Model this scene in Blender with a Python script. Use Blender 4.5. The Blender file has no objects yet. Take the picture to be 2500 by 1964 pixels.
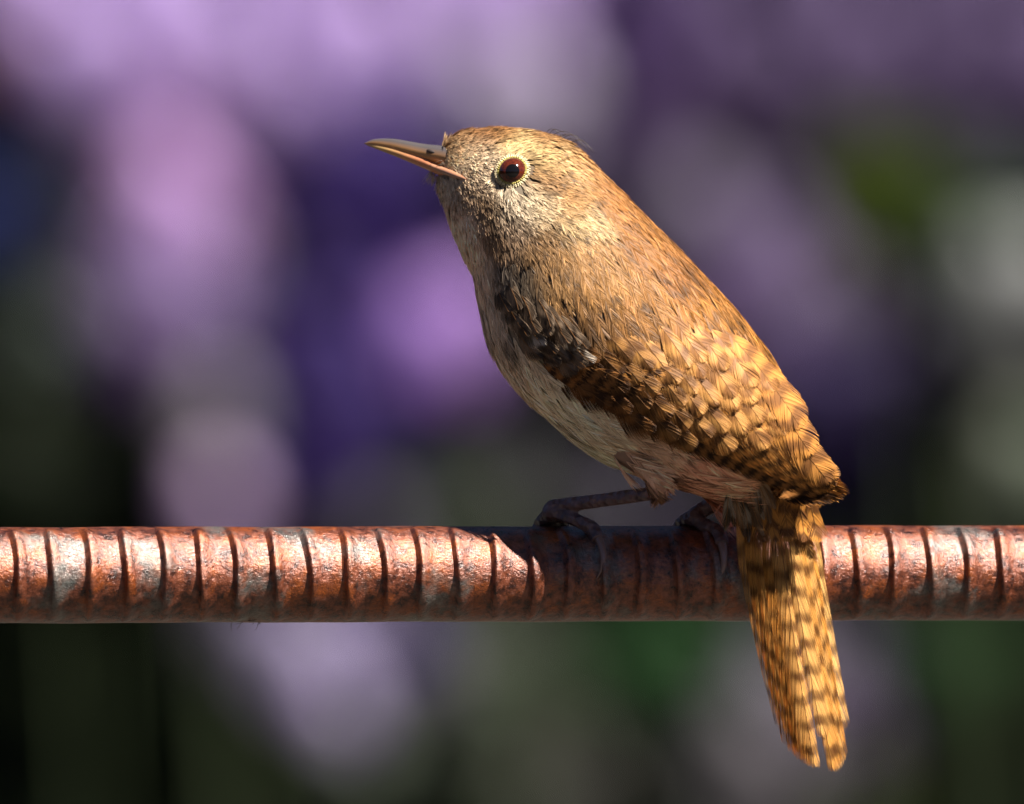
import bpy, math, random
import numpy as np
from mathutils import Vector, Matrix
from mathutils.bvhtree import BVHTree

# ------------------------------------------------------------------ camera, world, sun
SC = bpy.context.scene
COL = SC.collection
S = 6.5e-5            # metres per photo pixel in the plane of the bird
D = 2.2               # camera distance
ZC = 1.25             # camera height
cam_d = bpy.data.cameras.new('camera')
cam = bpy.data.objects.new('camera', cam_d); COL.objects.link(cam)
cam.location = (0, -D, ZC); cam.rotation_euler = (math.radians(90), 0, 0)
cam_d.sensor_width = 36.0
cam_d.lens = 36.0 * D / (2500 * S)
cam_d.clip_start = 0.05; cam_d.clip_end = 2000
cam_d.dof.use_dof = True
cam_d.dof.focus_distance = D - 0.013
cam_d.dof.aperture_fstop = cam_d.lens / 27.0
SC.camera = cam

SUN = Vector((0.42, -0.36, 0.80)).normalized()      # towards the sun
elev = math.asin(SUN.z); azim = math.atan2(SUN.x, SUN.y)
w = bpy.data.worlds.new('World'); SC.world = w; w.use_nodes = True
nt = w.node_tree
sky = nt.nodes.new('ShaderNodeTexSky'); sky.sky_type = 'NISHITA'; sky.sun_disc = False
sky.air_density = 0.28; sky.dust_density = 0.0; sky.ozone_density = 1.0; sky.altitude = 1500
sky.sun_elevation = elev; sky.sun_rotation = azim
bg = nt.nodes['Background']; bg.inputs[1].default_value = 0.05
nt.links.new(sky.outputs[0], bg.inputs[0])
sun_d = bpy.data.lights.new('sun', 'SUN'); sun_d.energy = 5.0; sun_d.angle = math.radians(0.5)
sun_d.color = (1.0, 0.95, 0.88)
sun = bpy.data.objects.new('sun', sun_d); COL.objects.link(sun)
sun.rotation_euler = SUN.to_track_quat('Z', 'Y').to_euler()
SC.view_settings.view_transform = 'Standard'; SC.view_settings.look = 'None'
SC.view_settings.exposure = 1.82; SC.view_settings.gamma = 1.0
SC.view_settings.use_curve_mapping = False
SC.render.engine = 'CYCLES'
SC.cycles.use_denoising = True
SC.cycles.max_bounces = 6; SC.cycles.transparent_max_bounces = 8
SC.cycles.sample_clamp_indirect = 6.0

RNG = np.random.default_rng(7); random.seed(7)
A3 = lambda *v: np.array(v, float)

# ------------------------------------------------------------------ helpers
def P(px, py, y=0.0):
    """photo pixel + real depth y (metres, from the plane of the bird) -> world"""
    px = np.asarray(px, float); py = np.asarray(py, float); y = np.asarray(y, float)
    k = (D + y) / D
    return np.stack([(px - 1250) * S * k, np.broadcast_to(y, np.broadcast(px, y).shape) + 0 * px, ZC + (982 - py) * S * k], -1)

def unP(p):
    k = (D + p[..., 1]) / D
    return p[..., 0] / (S * k) + 1250, 982 - (p[..., 2] - ZC) / (S * k)

def link(name, mesh, mat=None, parent=None, kind=None):
    o = bpy.data.objects.new(name, mesh); COL.objects.link(o)
    if mat is not None and not mesh.materials: mesh.materials.append(mat)
    if parent is not None: o.parent = parent
    if kind: o['kind'] = kind
    return o

def tag(o, label, cat, group=None, kind=None):
    o['label'] = label; o['category'] = cat
    if group: o['group'] = group
    if kind: o['kind'] = kind
    return o

def empty(name, loc):
    o = bpy.data.objects.new(name, None); COL.objects.link(o); o.location = loc
    o.empty_display_size = 0.01
    return o

def np_mesh(name, v, tris, col=None, smooth=False):
    """triangles (M,3) or quads (M,4) from numpy arrays"""
    v = np.ascontiguousarray(v, np.float32); tris = np.ascontiguousarray(tris, np.int32)
    m = bpy.data.meshes.new(name); n = tris.shape[1]
    m.vertices.add(len(v)); m.vertices.foreach_set('co', v.ravel())
    m.loops.add(tris.size); m.loops.foreach_set('vertex_index', tris.ravel())
    m.polygons.add(len(tris)); m.polygons.foreach_set('loop_start', np.arange(0, tris.size, n, dtype=np.int32))
    m.polygons.foreach_set('loop_total', np.full(len(tris), n, np.int32))
    if smooth: m.polygons.foreach_set('use_smooth', np.ones(len(tris), bool))
    m.update(calc_edges=True); m.validate()
    if col is not None:
        a = m.color_attributes.new('Col', 'FLOAT_COLOR', 'POINT')
        c = np.ones((len(v), 4), np.float32); c[:, :3] = col
        a.data.foreach_set('color', c.ravel())
    return m

def catmull(pts, n):
    """smooth resample of control rows (k, dim) to n rows"""
    pts = np.asarray(pts, float); k = len(pts)
    t = np.linspace(0, k - 1, n); i = np.clip(np.floor(t).astype(int), 0, k - 2); f = (t - i)[:, None]
    g = lambda j: pts[np.clip(j, 0, k - 1)]
    p0, p1, p2, p3 = g(i - 1), g(i), g(i + 1), g(i + 2)
    return 0.5 * ((2 * p1) + (-p0 + p2) * f + (2 * p0 - 5 * p1 + 4 * p2 - p3) * f ** 2 + (-p0 + 3 * p1 - 3 * p2 + p3) * f ** 3)

def tube(path, rad, seg=10, flat=None, cap=True):
    """swept round tube along path (k,3) with radii (k,); returns verts, quads"""
    path = np.asarray(path, float); rad = np.asarray(rad, float); k = len(path)
    tan = np.gradient(path, axis=0); tan /= np.linalg.norm(tan, axis=1)[:, None] + 1e-12
    up = np.array([0.0, -1.0, 0.0]) if abs(tan[0] @ np.array([0, -1, 0])) < 0.9 else np.array([1.0, 0, 0])
    V = []; prev = up
    for i in range(k):
        u = prev - tan[i] * (prev @ tan[i]); u /= np.linalg.norm(u) + 1e-12; prev = u
        b = np.cross(tan[i], u)
        a = np.linspace(0, 2 * math.pi, seg, endpoint=False)
        fl = 1.0 if flat is None else flat
        V.append(path[i] + rad[i] * (np.cos(a)[:, None] * u + fl * np.sin(a)[:, None] * b))
    V = np.concatenate(V)
    F = []
    for i in range(k - 1):
        for j in range(seg):
            F.append((i * seg + j, i * seg + (j + 1) % seg, (i + 1) * seg + (j + 1) % seg, (i + 1) * seg + j))
    if cap:
        n = len(V); V = np.vstack([V, path[0], path[-1]])
        for j in range(seg):
            F.append((n, (j + 1) % seg, j, n)); F.append((n + 1, (k - 1) * seg + j, (k - 1) * seg + (j + 1) % seg, n + 1))
    return V, F

def py_mesh(name, V, F, smooth=True):
    m = bpy.data.meshes.new(name)
    F = [tuple(dict.fromkeys(f)) for f in F]
    m.from_pydata([tuple(v) for v in V], [], F); m.update()
    if smooth: m.polygons.foreach_set('use_smooth', np.ones(len(m.polygons), bool))
    return m

def join(parts):
    V = []; F = []; o = 0
    for v, f in parts:
        V.append(np.asarray(v)); F += [tuple(i + o for i in q) for q in f]; o += len(v)
    return np.concatenate(V), F

def remesh(mesh, voxel, smooth_iter=4):
    """fuse overlapping shells into one continuous surface"""
    o = bpy.data.objects.new('tmp', mesh); COL.objects.link(o)
    r = o.modifiers.new('r', 'REMESH'); r.mode = 'VOXEL'; r.voxel_size = voxel; r.use_smooth_shade = True
    if smooth_iter:
        s = o.modifiers.new('s', 'SMOOTH'); s.iterations = smooth_iter; s.factor = 0.5
    dg = bpy.context.evaluated_depsgraph_get(); dg.update()
    m2 = bpy.data.meshes.new_from_object(o.evaluated_get(dg))
    bpy.data.objects.remove(o)
    m2.polygons.foreach_set('use_smooth', np.ones(len(m2.polygons), bool))
    return m2

def mat_new(name):
    m = bpy.data.materials.new(name); m.use_nodes = True
    return m, m.node_tree, m.node_tree.nodes['Principled BSDF']

def ramp(nt, fac, stops):
    r = nt.nodes.new('ShaderNodeValToRGB')
    while len(r.color_ramp.elements) < len(stops): r.color_ramp.elements.new(0.5)
    for e, (p, c) in zip(r.color_ramp.elements, stops):
        e.position = p; e.color = (*c, 1)
    nt.links.new(fac, r.inputs[0]); return r.outputs[0]

def noise(nt, vec, scale, detail=4, rough=0.6, dist=0.0):
    n = nt.nodes.new('ShaderNodeTexNoise'); n.inputs['Scale'].default_value = scale
    n.inputs['Detail'].default_value = detail; n.inputs['Roughness'].default_value = rough
    n.inputs['Distortion'].default_value = dist
    if vec is not None: nt.links.new(vec, n.inputs['Vector'])
    return n.outputs['Fac']

def mapping(nt, vec, scale, rot=(0, 0, 0)):
    n = nt.nodes.new('ShaderNodeMapping'); n.inputs['Scale'].default_value = scale
    n.inputs['Rotation'].default_value = rot
    nt.links.new(vec, n.inputs['Vector']); return n.outputs[0]

def mixc(nt, fac, a, b, mode='MIX'):
    n = nt.nodes.new('ShaderNodeMix'); n.data_type = 'RGBA'; n.blend_type = mode
    for sock, v in ((n.inputs[0], fac), (n.inputs[6], a), (n.inputs[7], b)):
        if hasattr(v, 'links'): nt.links.new(v, sock)
        elif isinstance(v, (int, float)): sock.default_value = v
        else: sock.default_value = (*v, 1)
    return n.outputs[2]

def bump(nt, h, strength, dist, prev=None):
    b = nt.nodes.new('ShaderNodeBump'); b.inputs['Strength'].default_value = strength
    b.inputs['Distance'].default_value = dist; nt.links.new(h, b.inputs['Height'])
    if prev is not None: nt.links.new(prev, b.inputs['Normal'])
    return b.outputs[0]

def smooth(a, b, x):
    t = np.clip((x - a) / (b - a), 0, 1); return t * t * (3 - 2 * t)

# ------------------------------------------------------------------ materials
# feathers: colour comes from the plumage's colour attribute, pigment with some shade painted in
M_FEATHER, t_, b_ = mat_new('feather')
at = t_.nodes.new('ShaderNodeAttribute'); at.attribute_name = 'Col'
t_.links.new(at.outputs['Color'], b_.inputs['Base Color'])
b_.inputs['Roughness'].default_value = 0.5; b_.inputs['Specular IOR Level'].default_value = 0.14
tr = t_.nodes.new('ShaderNodeBsdfTranslucent'); t_.links.new(at.outputs['Color'], tr.inputs['Color'])
mx = t_.nodes.new('ShaderNodeMixShader'); mx.inputs[0].default_value = 0.12
t_.links.new(b_.outputs[0], mx.inputs[1]); t_.links.new(tr.outputs[0], mx.inputs[2])
t_.links.new(mx.outputs[0], t_.nodes['Material Output'].inputs[0])

M_SKIN, t_, b_ = mat_new('down_skin')
at = t_.nodes.new('ShaderNodeAttribute'); at.attribute_name = 'Col'
t_.links.new(at.outputs['Color'], b_.inputs['Base Color']); b_.inputs['Roughness'].default_value = 0.8

M_LEG, t_, b_ = mat_new('leg_skin')
geo = t_.nodes.new('ShaderNodeNewGeometry')
n1 = noise(t_, geo.outputs['Position'], 700, 4)
t_.links.new(ramp(t_, n1, [(0.3, (0.06, 0.04, 0.045)), (0.55, (0.13, 0.075, 0.075)), (0.75, (0.22, 0.14, 0.125))]), b_.inputs['Base Color'])
v_ = t_.nodes.new('ShaderNodeTexVoronoi'); v_.inputs['Scale'].default_value = 900
t_.links.new(geo.outputs['Position'], v_.inputs['Vector'])
t_.links.new(bump(t_, v_.outputs['Distance'], 0.9, 0.0005), b_.inputs['Normal'])
b_.inputs['Roughness'].default_value = 0.42
b_.inputs['Subsurface Weight'].default_value = 0.15; b_.inputs['Subsurface Radius'].default_value = (0.002, 0.0007, 0.0005)

M_CLAW, t_, b_ = mat_new('claw_horn')
b_.inputs['Base Color'].default_value = (0.20, 0.12, 0.10, 1); b_.inputs['Roughness'].default_value = 0.3

def beak_mat(name, lo, hi, low_z, high_z):
    m, t, b = mat_new(name)
    g = t.nodes.new('ShaderNodeNewGeometry'); n = noise(t, mapping(t, g.outputs['Position'], (300, 300, 1500)), 1.0, 3)
    at = t.nodes.new('ShaderNodeAttribute'); at.attribute_name = 'Col'
    t.links.new(mixc(t, n, at.outputs['Color'], mixc(t, 0.35, at.outputs['Color'], (0.1, 0.07, 0.06))), b.inputs['Base Color'])
    b.inputs['Roughness'].default_value = 0.2; b.inputs['Specular IOR Level'].default_value = 0.9
    t.links.new(bump(t, n, 0.15, 0.0002), b.inputs['Normal'])
    return m
M_BEAK = beak_mat('beak_horn', 0, 0, 0, 0)

M_IRIS, t_, b_ = mat_new('iris')
g = t_.nodes.new('ShaderNodeTexCoord')
n1 = noise(t_, g.outputs['Object'], 2500, 3)
t_.links.new(ramp(t_, n1, [(0.3, (0.03, 0.005, 0.003)), (0.7, (0.09, 0.016, 0.006))]), b_.inputs['Base Color'])
b_.inputs['Roughness'].default_value = 0.10; b_.inputs['Specular IOR Level'].default_value = 0.5
M_PUPIL, t_, b_ = mat_new('pupil')
b_.inputs['Base Color'].default_value = (0.004, 0.003, 0.003, 1); b_.inputs['Roughness'].default_value = 0.10
b_.inputs['Specular IOR Level'].default_value = 0.4

# rusty steel
M_RUST, t_, b_ = mat_new('rusty_steel')
g = t_.nodes.new('ShaderNodeNewGeometry'); pos = g.outputs['Position']
n_big = noise(t_, pos, 220, 5, 0.65)
n_mid = noise(t_, pos, 700, 5, 0.7)
n_fin = noise(t_, mapping(t_, pos, (1500, 2600, 2600)), 1.0, 5, 0.7, 0.6)
n_patch = noise(t_, mapping(t_, pos, (1, 1, 1), (0.4, 0.3, 0.2)), 120, 4, 0.6)
base = ramp(t_, n_mid, [(0.25, (0.010, 0.003, 0.0015)), (0.42, (0.055, 0.013, 0.005)), (0.56, (0.20, 0.052, 0.021)), (0.8, (0.38, 0.15, 0.095))])
orange = ramp(t_, n_fin, [(0.3, (0.07, 0.012, 0.003)), (0.7, (0.42, 0.10, 0.015))])
steel = ramp(t_, n_fin, [(0.3, (0.035, 0.04, 0.038)), (0.7, (0.22, 0.235, 0.21))])
c1 = mixc(t_, ramp(t_, n_big, [(0.50, (0, 0, 0)), (0.62, (1, 1, 1))]), base, orange)
c2 = mixc(t_, ramp(t_, n_patch, [(0.53, (0, 0, 0)), (0.66, (0.75, 0.75, 0.75))]), c1, steel)
pit = ramp(t_, noise(t_, pos, 1300, 4, 0.75), [(0.22, (0.25, 0.25, 0.25)), (0.40, (1, 1, 1))])
t_.links.new(mixc(t_, 1.0, c2, pit, 'MULTIPLY'), b_.inputs['Base Color'])
rg = t_.nodes.new('ShaderNodeMapRange'); rg.inputs[3].default_value = 0.16; rg.inputs[4].default_value = 0.46
t_.links.new(n_mid, rg.inputs[0]); t_.links.new(rg.outputs[0], b_.inputs['Roughness'])
b_.inputs['Coat Weight'].default_value = 0.35; b_.inputs['Coat Roughness'].default_value = 0.24
b_.inputs['Metallic'].default_value = 0.5; b_.inputs['Specular IOR Level'].default_value = 1.0
bp = bump(t_, n_big, 0.35, 0.0012)
bp = bump(t_, n_fin, 0.6, 0.00030, bp)
t_.links.new(bp, b_.inputs['Normal']); t_.links.new(bp, b_.inputs['Coat Normal'])

def petal_mat(name):
    m, t, b = mat_new(name)
    oi = t.nodes.new('ShaderNodeObjectInfo'); g = t.nodes.new('ShaderNodeNewGeometry')
    n = noise(t, g.outputs['Position'], 60, 3)
    r = ramp(t, n, [(0.3, (0.75, 0.75, 0.75)), (0.7, (1.15, 1.15, 1.15))])
    c = mixc(t, 1.0, oi.outputs['Color'], r, 'MULTIPLY')
    t.links.new(c, b.inputs['Base Color']); b.inputs['Roughness'].default_value = 0.6
    tr = t.nodes.new('ShaderNodeBsdfTranslucent'); t.links.new(c, tr.inputs['Color'])
    mx = t.nodes.new('ShaderNodeMixShader'); mx.inputs[0].default_value = 0.4
    t.links.new(b.outputs[0], mx.inputs[1]); t.links.new(tr.outputs[0], mx.inputs[2])
    t.links.new(mx.outputs[0], t.nodes['Material Output'].inputs[0])
    return m
M_PETAL = petal_mat('petal')
M_LEAF = petal_mat('leaf')
M_STEM, t_, b_ = mat_new('green_stem')
b_.inputs['Base Color'].default_value = (0.02, 0.028, 0.012, 1); b_.inputs['Roughness'].default_value = 0.8; b_.inputs['Specular IOR Level'].default_value = 0.1
M_HEDGE, t_, b_ = mat_new('hedge_leaf')
g = t_.nodes.new('ShaderNodeNewGeometry')
t_.links.new(ramp(t_, noise(t_, g.outputs['Position'], 6, 4), [(0.3, (0.006, 0.009, 0.006)), (0.55, (0.009, 0.016, 0.008)), (0.75, (0.016, 0.012, 0.013))]), b_.inputs['Base Color'])
b_.inputs['Roughness'].default_value = 0.9; b_.inputs['Specular IOR Level'].default_value = 0.08
M_GROUND, t_, b_ = mat_new('soil_ground')
g = t_.nodes.new('ShaderNodeNewGeometry')
t_.links.new(ramp(t_, noise(t_, g.outputs['Position'], 3, 6), [(0.3, (0.020, 0.016, 0.011)), (0.6, (0.032, 0.025, 0.017)), (0.8, (0.026, 0.03, 0.016))]), b_.inputs['Base Color'])
b_.inputs['Roughness'].default_value = 0.9

# ------------------------------------------------------------------ ground
xs = np.concatenate([[-400, -100, -30], np.linspace(-8, 8, 33), [30, 100, 400]])
gx, gy = np.meshgrid(xs, xs)
gz = 0.03 * np.sin(gx * 1.3) * np.cos(gy * 1.7) * (np.abs(gx) < 9) * (np.abs(gy) < 9)
n = len(xs); idx = np.arange(n * n).reshape(n, n)
q = np.stack([idx[:-1, :-1], idx[:-1, 1:], idx[1:, 1:], idx[1:, :-1]], -1).reshape(-1, 4)
o = link('ground', np_mesh('ground', np.stack([gx, gy, gz], -1).reshape(-1, 3), q, smooth=True), M_GROUND)
o['kind'] = 'structure'

# ------------------------------------------------------------------ rusty reinforcing bar
YAW = math.radians(11.0)
BX0, BPY, BR = 1560.0, 1401.0, 113.0 * S       # where the bar axis crosses y = 0, axis height, radius
AX = A3(math.cos(YAW), math.sin(YAW), 0.0)
FR = A3(math.sin(YAW), -math.cos(YAW), 0.0)    # radial direction facing the camera
B0 = P(BX0, BPY, 0.0)
def bar_point(s, ang, r):
    """s metres along the axis, ang from camera-facing upwards"""
    s = np.asarray(s); return B0 + np.multiply.outer(s, AX) + (np.multiply.outer(r * np.cos(ang), FR) + np.multiply.outer(r * np.sin(ang), A3(0, 0, 1)))
def bar_y(px):
    return math.tan(YAW) * (px - BX0) * S

bar_root = empty('rebar', tuple(B0))
tag(bar_root, 'rusty ribbed steel reinforcing bar the small brown bird perches on', 'steel bar')
bar_root.rotation_euler = (0, 0, YAW)
L0, L1 = -0.26, 0.24
def bar_local(s, ang, r):
    s = np.asarray(s, float); ang = np.asarray(ang, float); r = np.asarray(r, float)
    return np.stack([s + 0 * ang, -r * np.cos(ang) + 0 * s, r * np.sin(ang) + 0 * s], -1)
ns, na = 240, 64
ss = np.linspace(L0, L1, ns); aa = np.linspace(0, 2 * math.pi, na, endpoint=False)
sg, ag = np.meshgrid(ss, aa, indexing='ij')
rr = BR * (1 + 0.006 * np.sin(sg * 170 + 2 * np.sin(ag)) + 0.004 * np.sin(sg * 410 + ag * 3))
lr = np.exp(-((np.angle(np.exp(1j * (ag - math.pi / 2)))) / 0.16) ** 2) + np.exp(-((np.angle(np.exp(1j * (ag + math.pi / 2)))) / 0.16) ** 2)
rr = rr + lr * 0.00022
V = bar_local(sg, ag, rr).reshape(-1, 3)
F = []
for i in range(ns - 1):
    for j in range(na):
        F.append((i * na + j, i * na + (j + 1) % na, (i + 1) * na + (j + 1) % na, (i + 1) * na + j))
F.append(tuple(range(na))[::-1]); F.append(tuple((ns - 1) * na + j for j in range(na)))
link('bar_core', py_mesh('bar_core', V, F), M_RUST, bar_root)
# crescent ribs; each one a piece of its own
PITCH = 90 * S
def rib_mesh(seed):
    rg = np.random.default_rng(seed)
    k = 30
    an = np.linspace(-1.36, 1.36, k)
    h = rg.uniform(0.00098, 0.00120) * np.clip(1 - (np.abs(an) / 1.40) ** 3.2, 0, 1) ** 0.75
    h = h * (1 + 0.10 * np.sin(an * 5 + rg.uniform(0, 6)))
    # profile across the rib: (offset along the bar in metres, height fraction)
    prof = [(-0.0012, -0.25), (-0.00085, 0.03), (-0.00055, 0.22), (-0.00032, 0.70), (-0.00014, 0.98), (0.0001, 1.0), (0.0005, 0.93), (0.0010, 0.66), (0.0016, 0.30), (0.0023, 0.06), (0.0029, -0.06)]
    V = []; F = []
    m = len(prof)
    for i in range(k):
        tilt = (-0.00021 + 0.00012 * math.sin(seed * 2.3)) * an[i] + 0.00014 * math.sin(an[i] * 3 + seed)
        for (dx, hf) in prof:
            V.append(bar_local(tilt + dx, an[i], BR + h[i] * hf - 0.00003))
    V = np.array(V)
    for i in range(k - 1):
        for j in range(m - 1):
            F.append((i * m + j, i * m + j + 1, (i + 1) * m + j + 1, (i + 1) * m + j))
    return py_mesh('rib', V, F)
ribs = [rib_mesh(i) for i in range(11)]
s_first = (35 - BX0) * S / math.cos(YAW)
for i in range(-11, 62):
    s = s_first + i * PITCH * 1.004
    if s < L0 + 0.004 or s > L1 - 0.004: continue
    for back in (0, 1):
        o = link('rib', ribs[(i * 3 + back * 4) % 11], M_RUST, bar_root)
        o.location = (s + (PITCH / 2 if back else 0) + random.uniform(-0.00022, 0.00022), 0, 0)
        if back: o.rotation_euler = (0, 0, math.pi)

# dry wisp under the bar
parts = []
for i in range(26):
    c = P(603 + random.gauss(0, 20), 1517, bar_y(603) + random.uniform(-0.001, 0.002))
    k = 7; path = [c + A3(0, 0, 0.0006)]
    d = A3(random.gauss(0.2, 0.8), random.gauss(0, 0.5), -abs(random.gauss(0.3, 0.3)))
    for j in range(k):
        d = d + A3(random.gauss(0, 0.5), random.gauss(0, 0.4), random.gauss(0.05, 0.35))
        step = d / np.linalg.norm(d) * 0.00035
        path.append(path[-1] + step)
    parts.append(tube(path, np.linspace(0.00007, 0.00003, k + 1), 4))
V, F = join(parts); c0 = P(603, 1517, bar_y(603))
M_FIBRE, t_, b_ = mat_new('dry_fibre'); b_.inputs['Base Color'].default_value = (0.035, 0.02, 0.014, 1)
o = link('dry_fibre', py_mesh('dry_fibre', V - c0, F), M_FIBRE); o.location = tuple(c0)
tag(o, 'tiny dark wisp of dry fibre stuck under the rusty bar', 'fibre')

# ------------------------------------------------------------------ the bird: body
PSI = math.radians(14.0)
SX0 = 1200.0
HV = A3(math.cos(PSI), -math.sin(PSI), 0.0)      # along the sagittal plane, tailward
LAT = A3(math.sin(PSI), math.cos(PSI), 0.0)      # towards the far side
SP0 = P(SX0, 1000, 0.0)
def sag_y(px): return -math.tan(PSI) * (np.asarray(px, float) - SX0) * S
def mirror(p): return p - 2 * ((p - SP0) @ LAT)[..., None] * LAT
def side(p): return (p - SP0) @ LAT              # < 0 on the near side

ROOT = P(1560, 1285, 0.0)
bird = empty('wren', tuple(ROOT))
tag(bird, 'small brown wren with barred wings and tail perched on the rusty bar', 'bird')

secs = np.array([  # dorsal x,y  ventral x,y (photo px / 1.15), lateral ratio
    (938, 306, 930, 380, 0.30), (956, 293, 930, 394, 0.42), (990, 281, 938, 418, 0.60), (1060, 274, 957, 470, 0.80),
    (1140, 281, 980, 528, 0.88), (1208, 306, 1005, 582, 0.92), (1288, 372, 1017, 640, 0.95),
    (1368, 448, 1030, 700, 0.97), (1448, 523, 1055, 760, 0.98), (1516, 592, 1090, 813, 0.98),
    (1580, 662, 1145, 872, 0.97), (1634, 730, 1215, 936, 0.95), (1682, 808, 1300, 985, 0.92),
    (1706, 880, 1395, 1020, 0.90), (1704, 940, 1470, 1046, 0.82), (1690, 985, 1520, 1062, 0.66), (1672, 1015, 1550, 1072, 0.45)], float)
ins = np.interp(np.arange(len(secs)), [0, 5, 8, 12, 14, 16], [0, 3, 9, 16, 22, 20])   # room for the depth of the plumage along the back
secs[:, 0] -= ins * 0.8; secs[:, 1] += ins * 0.6
secs[:, :4] *= 1.15
NSEC = 90
sc = catmull(secs, NSEC)
na = 56; aa = np.linspace(0, 2 * math.pi, na, endpoint=False)
V = []
for dx, dy, vx, vy, ra in sc:
    cx, cy = (dx + vx) / 2, (dy + vy) / 2
    c = P(cx, cy, sag_y(cx))
    hx, hz = (dx - vx) / 2 * S, -(dy - vy) / 2 * S
    hl = math.hypot(hx, hz)
    H = HV * (hx / math.cos(PSI)) * 0.97 + A3(0, 0, hz)
    for a in aa:
        V.append(c + math.cos(a) * H + math.sin(a) * LAT * hl * ra)
V = np.array(V); F = []
for i in range(NSEC - 1):
    for j in range(na):
        F.append((i * na + j, i * na + (j + 1) % na, (i + 1) * na + (j + 1) % na, (i + 1) * na + j))
F.append(tuple(range(na))[::-1]); F.append(tuple((NSEC - 1) * na + j for j in range(na)))
parts = [(V, F)]
# feathered thighs
NEAR_TH = [(1545, 1085, -0.013, 62), (1590, 1140, -0.014, 38), (1597, 1180, -0.0138, 23), (1600, 1200, -0.0130, 15)]
FAR_TH = [(1680, 1120, -0.004, 58), (1735, 1180, -0.003, 36), (1752, 1212, -0.001, 20), (1756, 1224, 0.0, 14)]
for th in (NEAR_TH, FAR_TH):
    t = catmull(th, 14)
    parts.append(tube(P(t[:, 0], t[:, 1], t[:, 2]), t[:, 3] * S, 16))
V, F = join(parts)
# eye sockets need no holes: the eye sits proud of the skin
body_mesh = remesh(py_mesh('body', V, F), 0.0006, 6)
nv = len(body_mesh.vertices); BV = np.empty(nv * 3, np.float32); body_mesh.vertices.foreach_get('co', BV); BV = BV.reshape(-1, 3).astype(float)
BN = np.empty(nv * 3, np.float32); body_mesh.vertices.foreach_get('normal', BN); BN = BN.reshape(-1, 3).astype(float)
body_mesh.calc_loop_triangles()
BT = np.empty(len(body_mesh.loop_triangles) * 3, np.int32); body_mesh.loop_triangles.foreach_get('vertices', BT); BT = BT.reshape(-1, 3)
bvh = BVHTree.FromPolygons([Vector(v) for v in BV], [tuple(t) for t in BT])
CAMP = A3(0, -D, ZC)
def front_hit(px, py):
    d = P(px, py, 0.0) - CAMP; d /= np.linalg.norm(d)
    loc, nor, i, dist = bvh.ray_cast(Vector(CAMP), Vector(d))
    return None if loc is None else (np.array(loc), np.array(nor))

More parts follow.
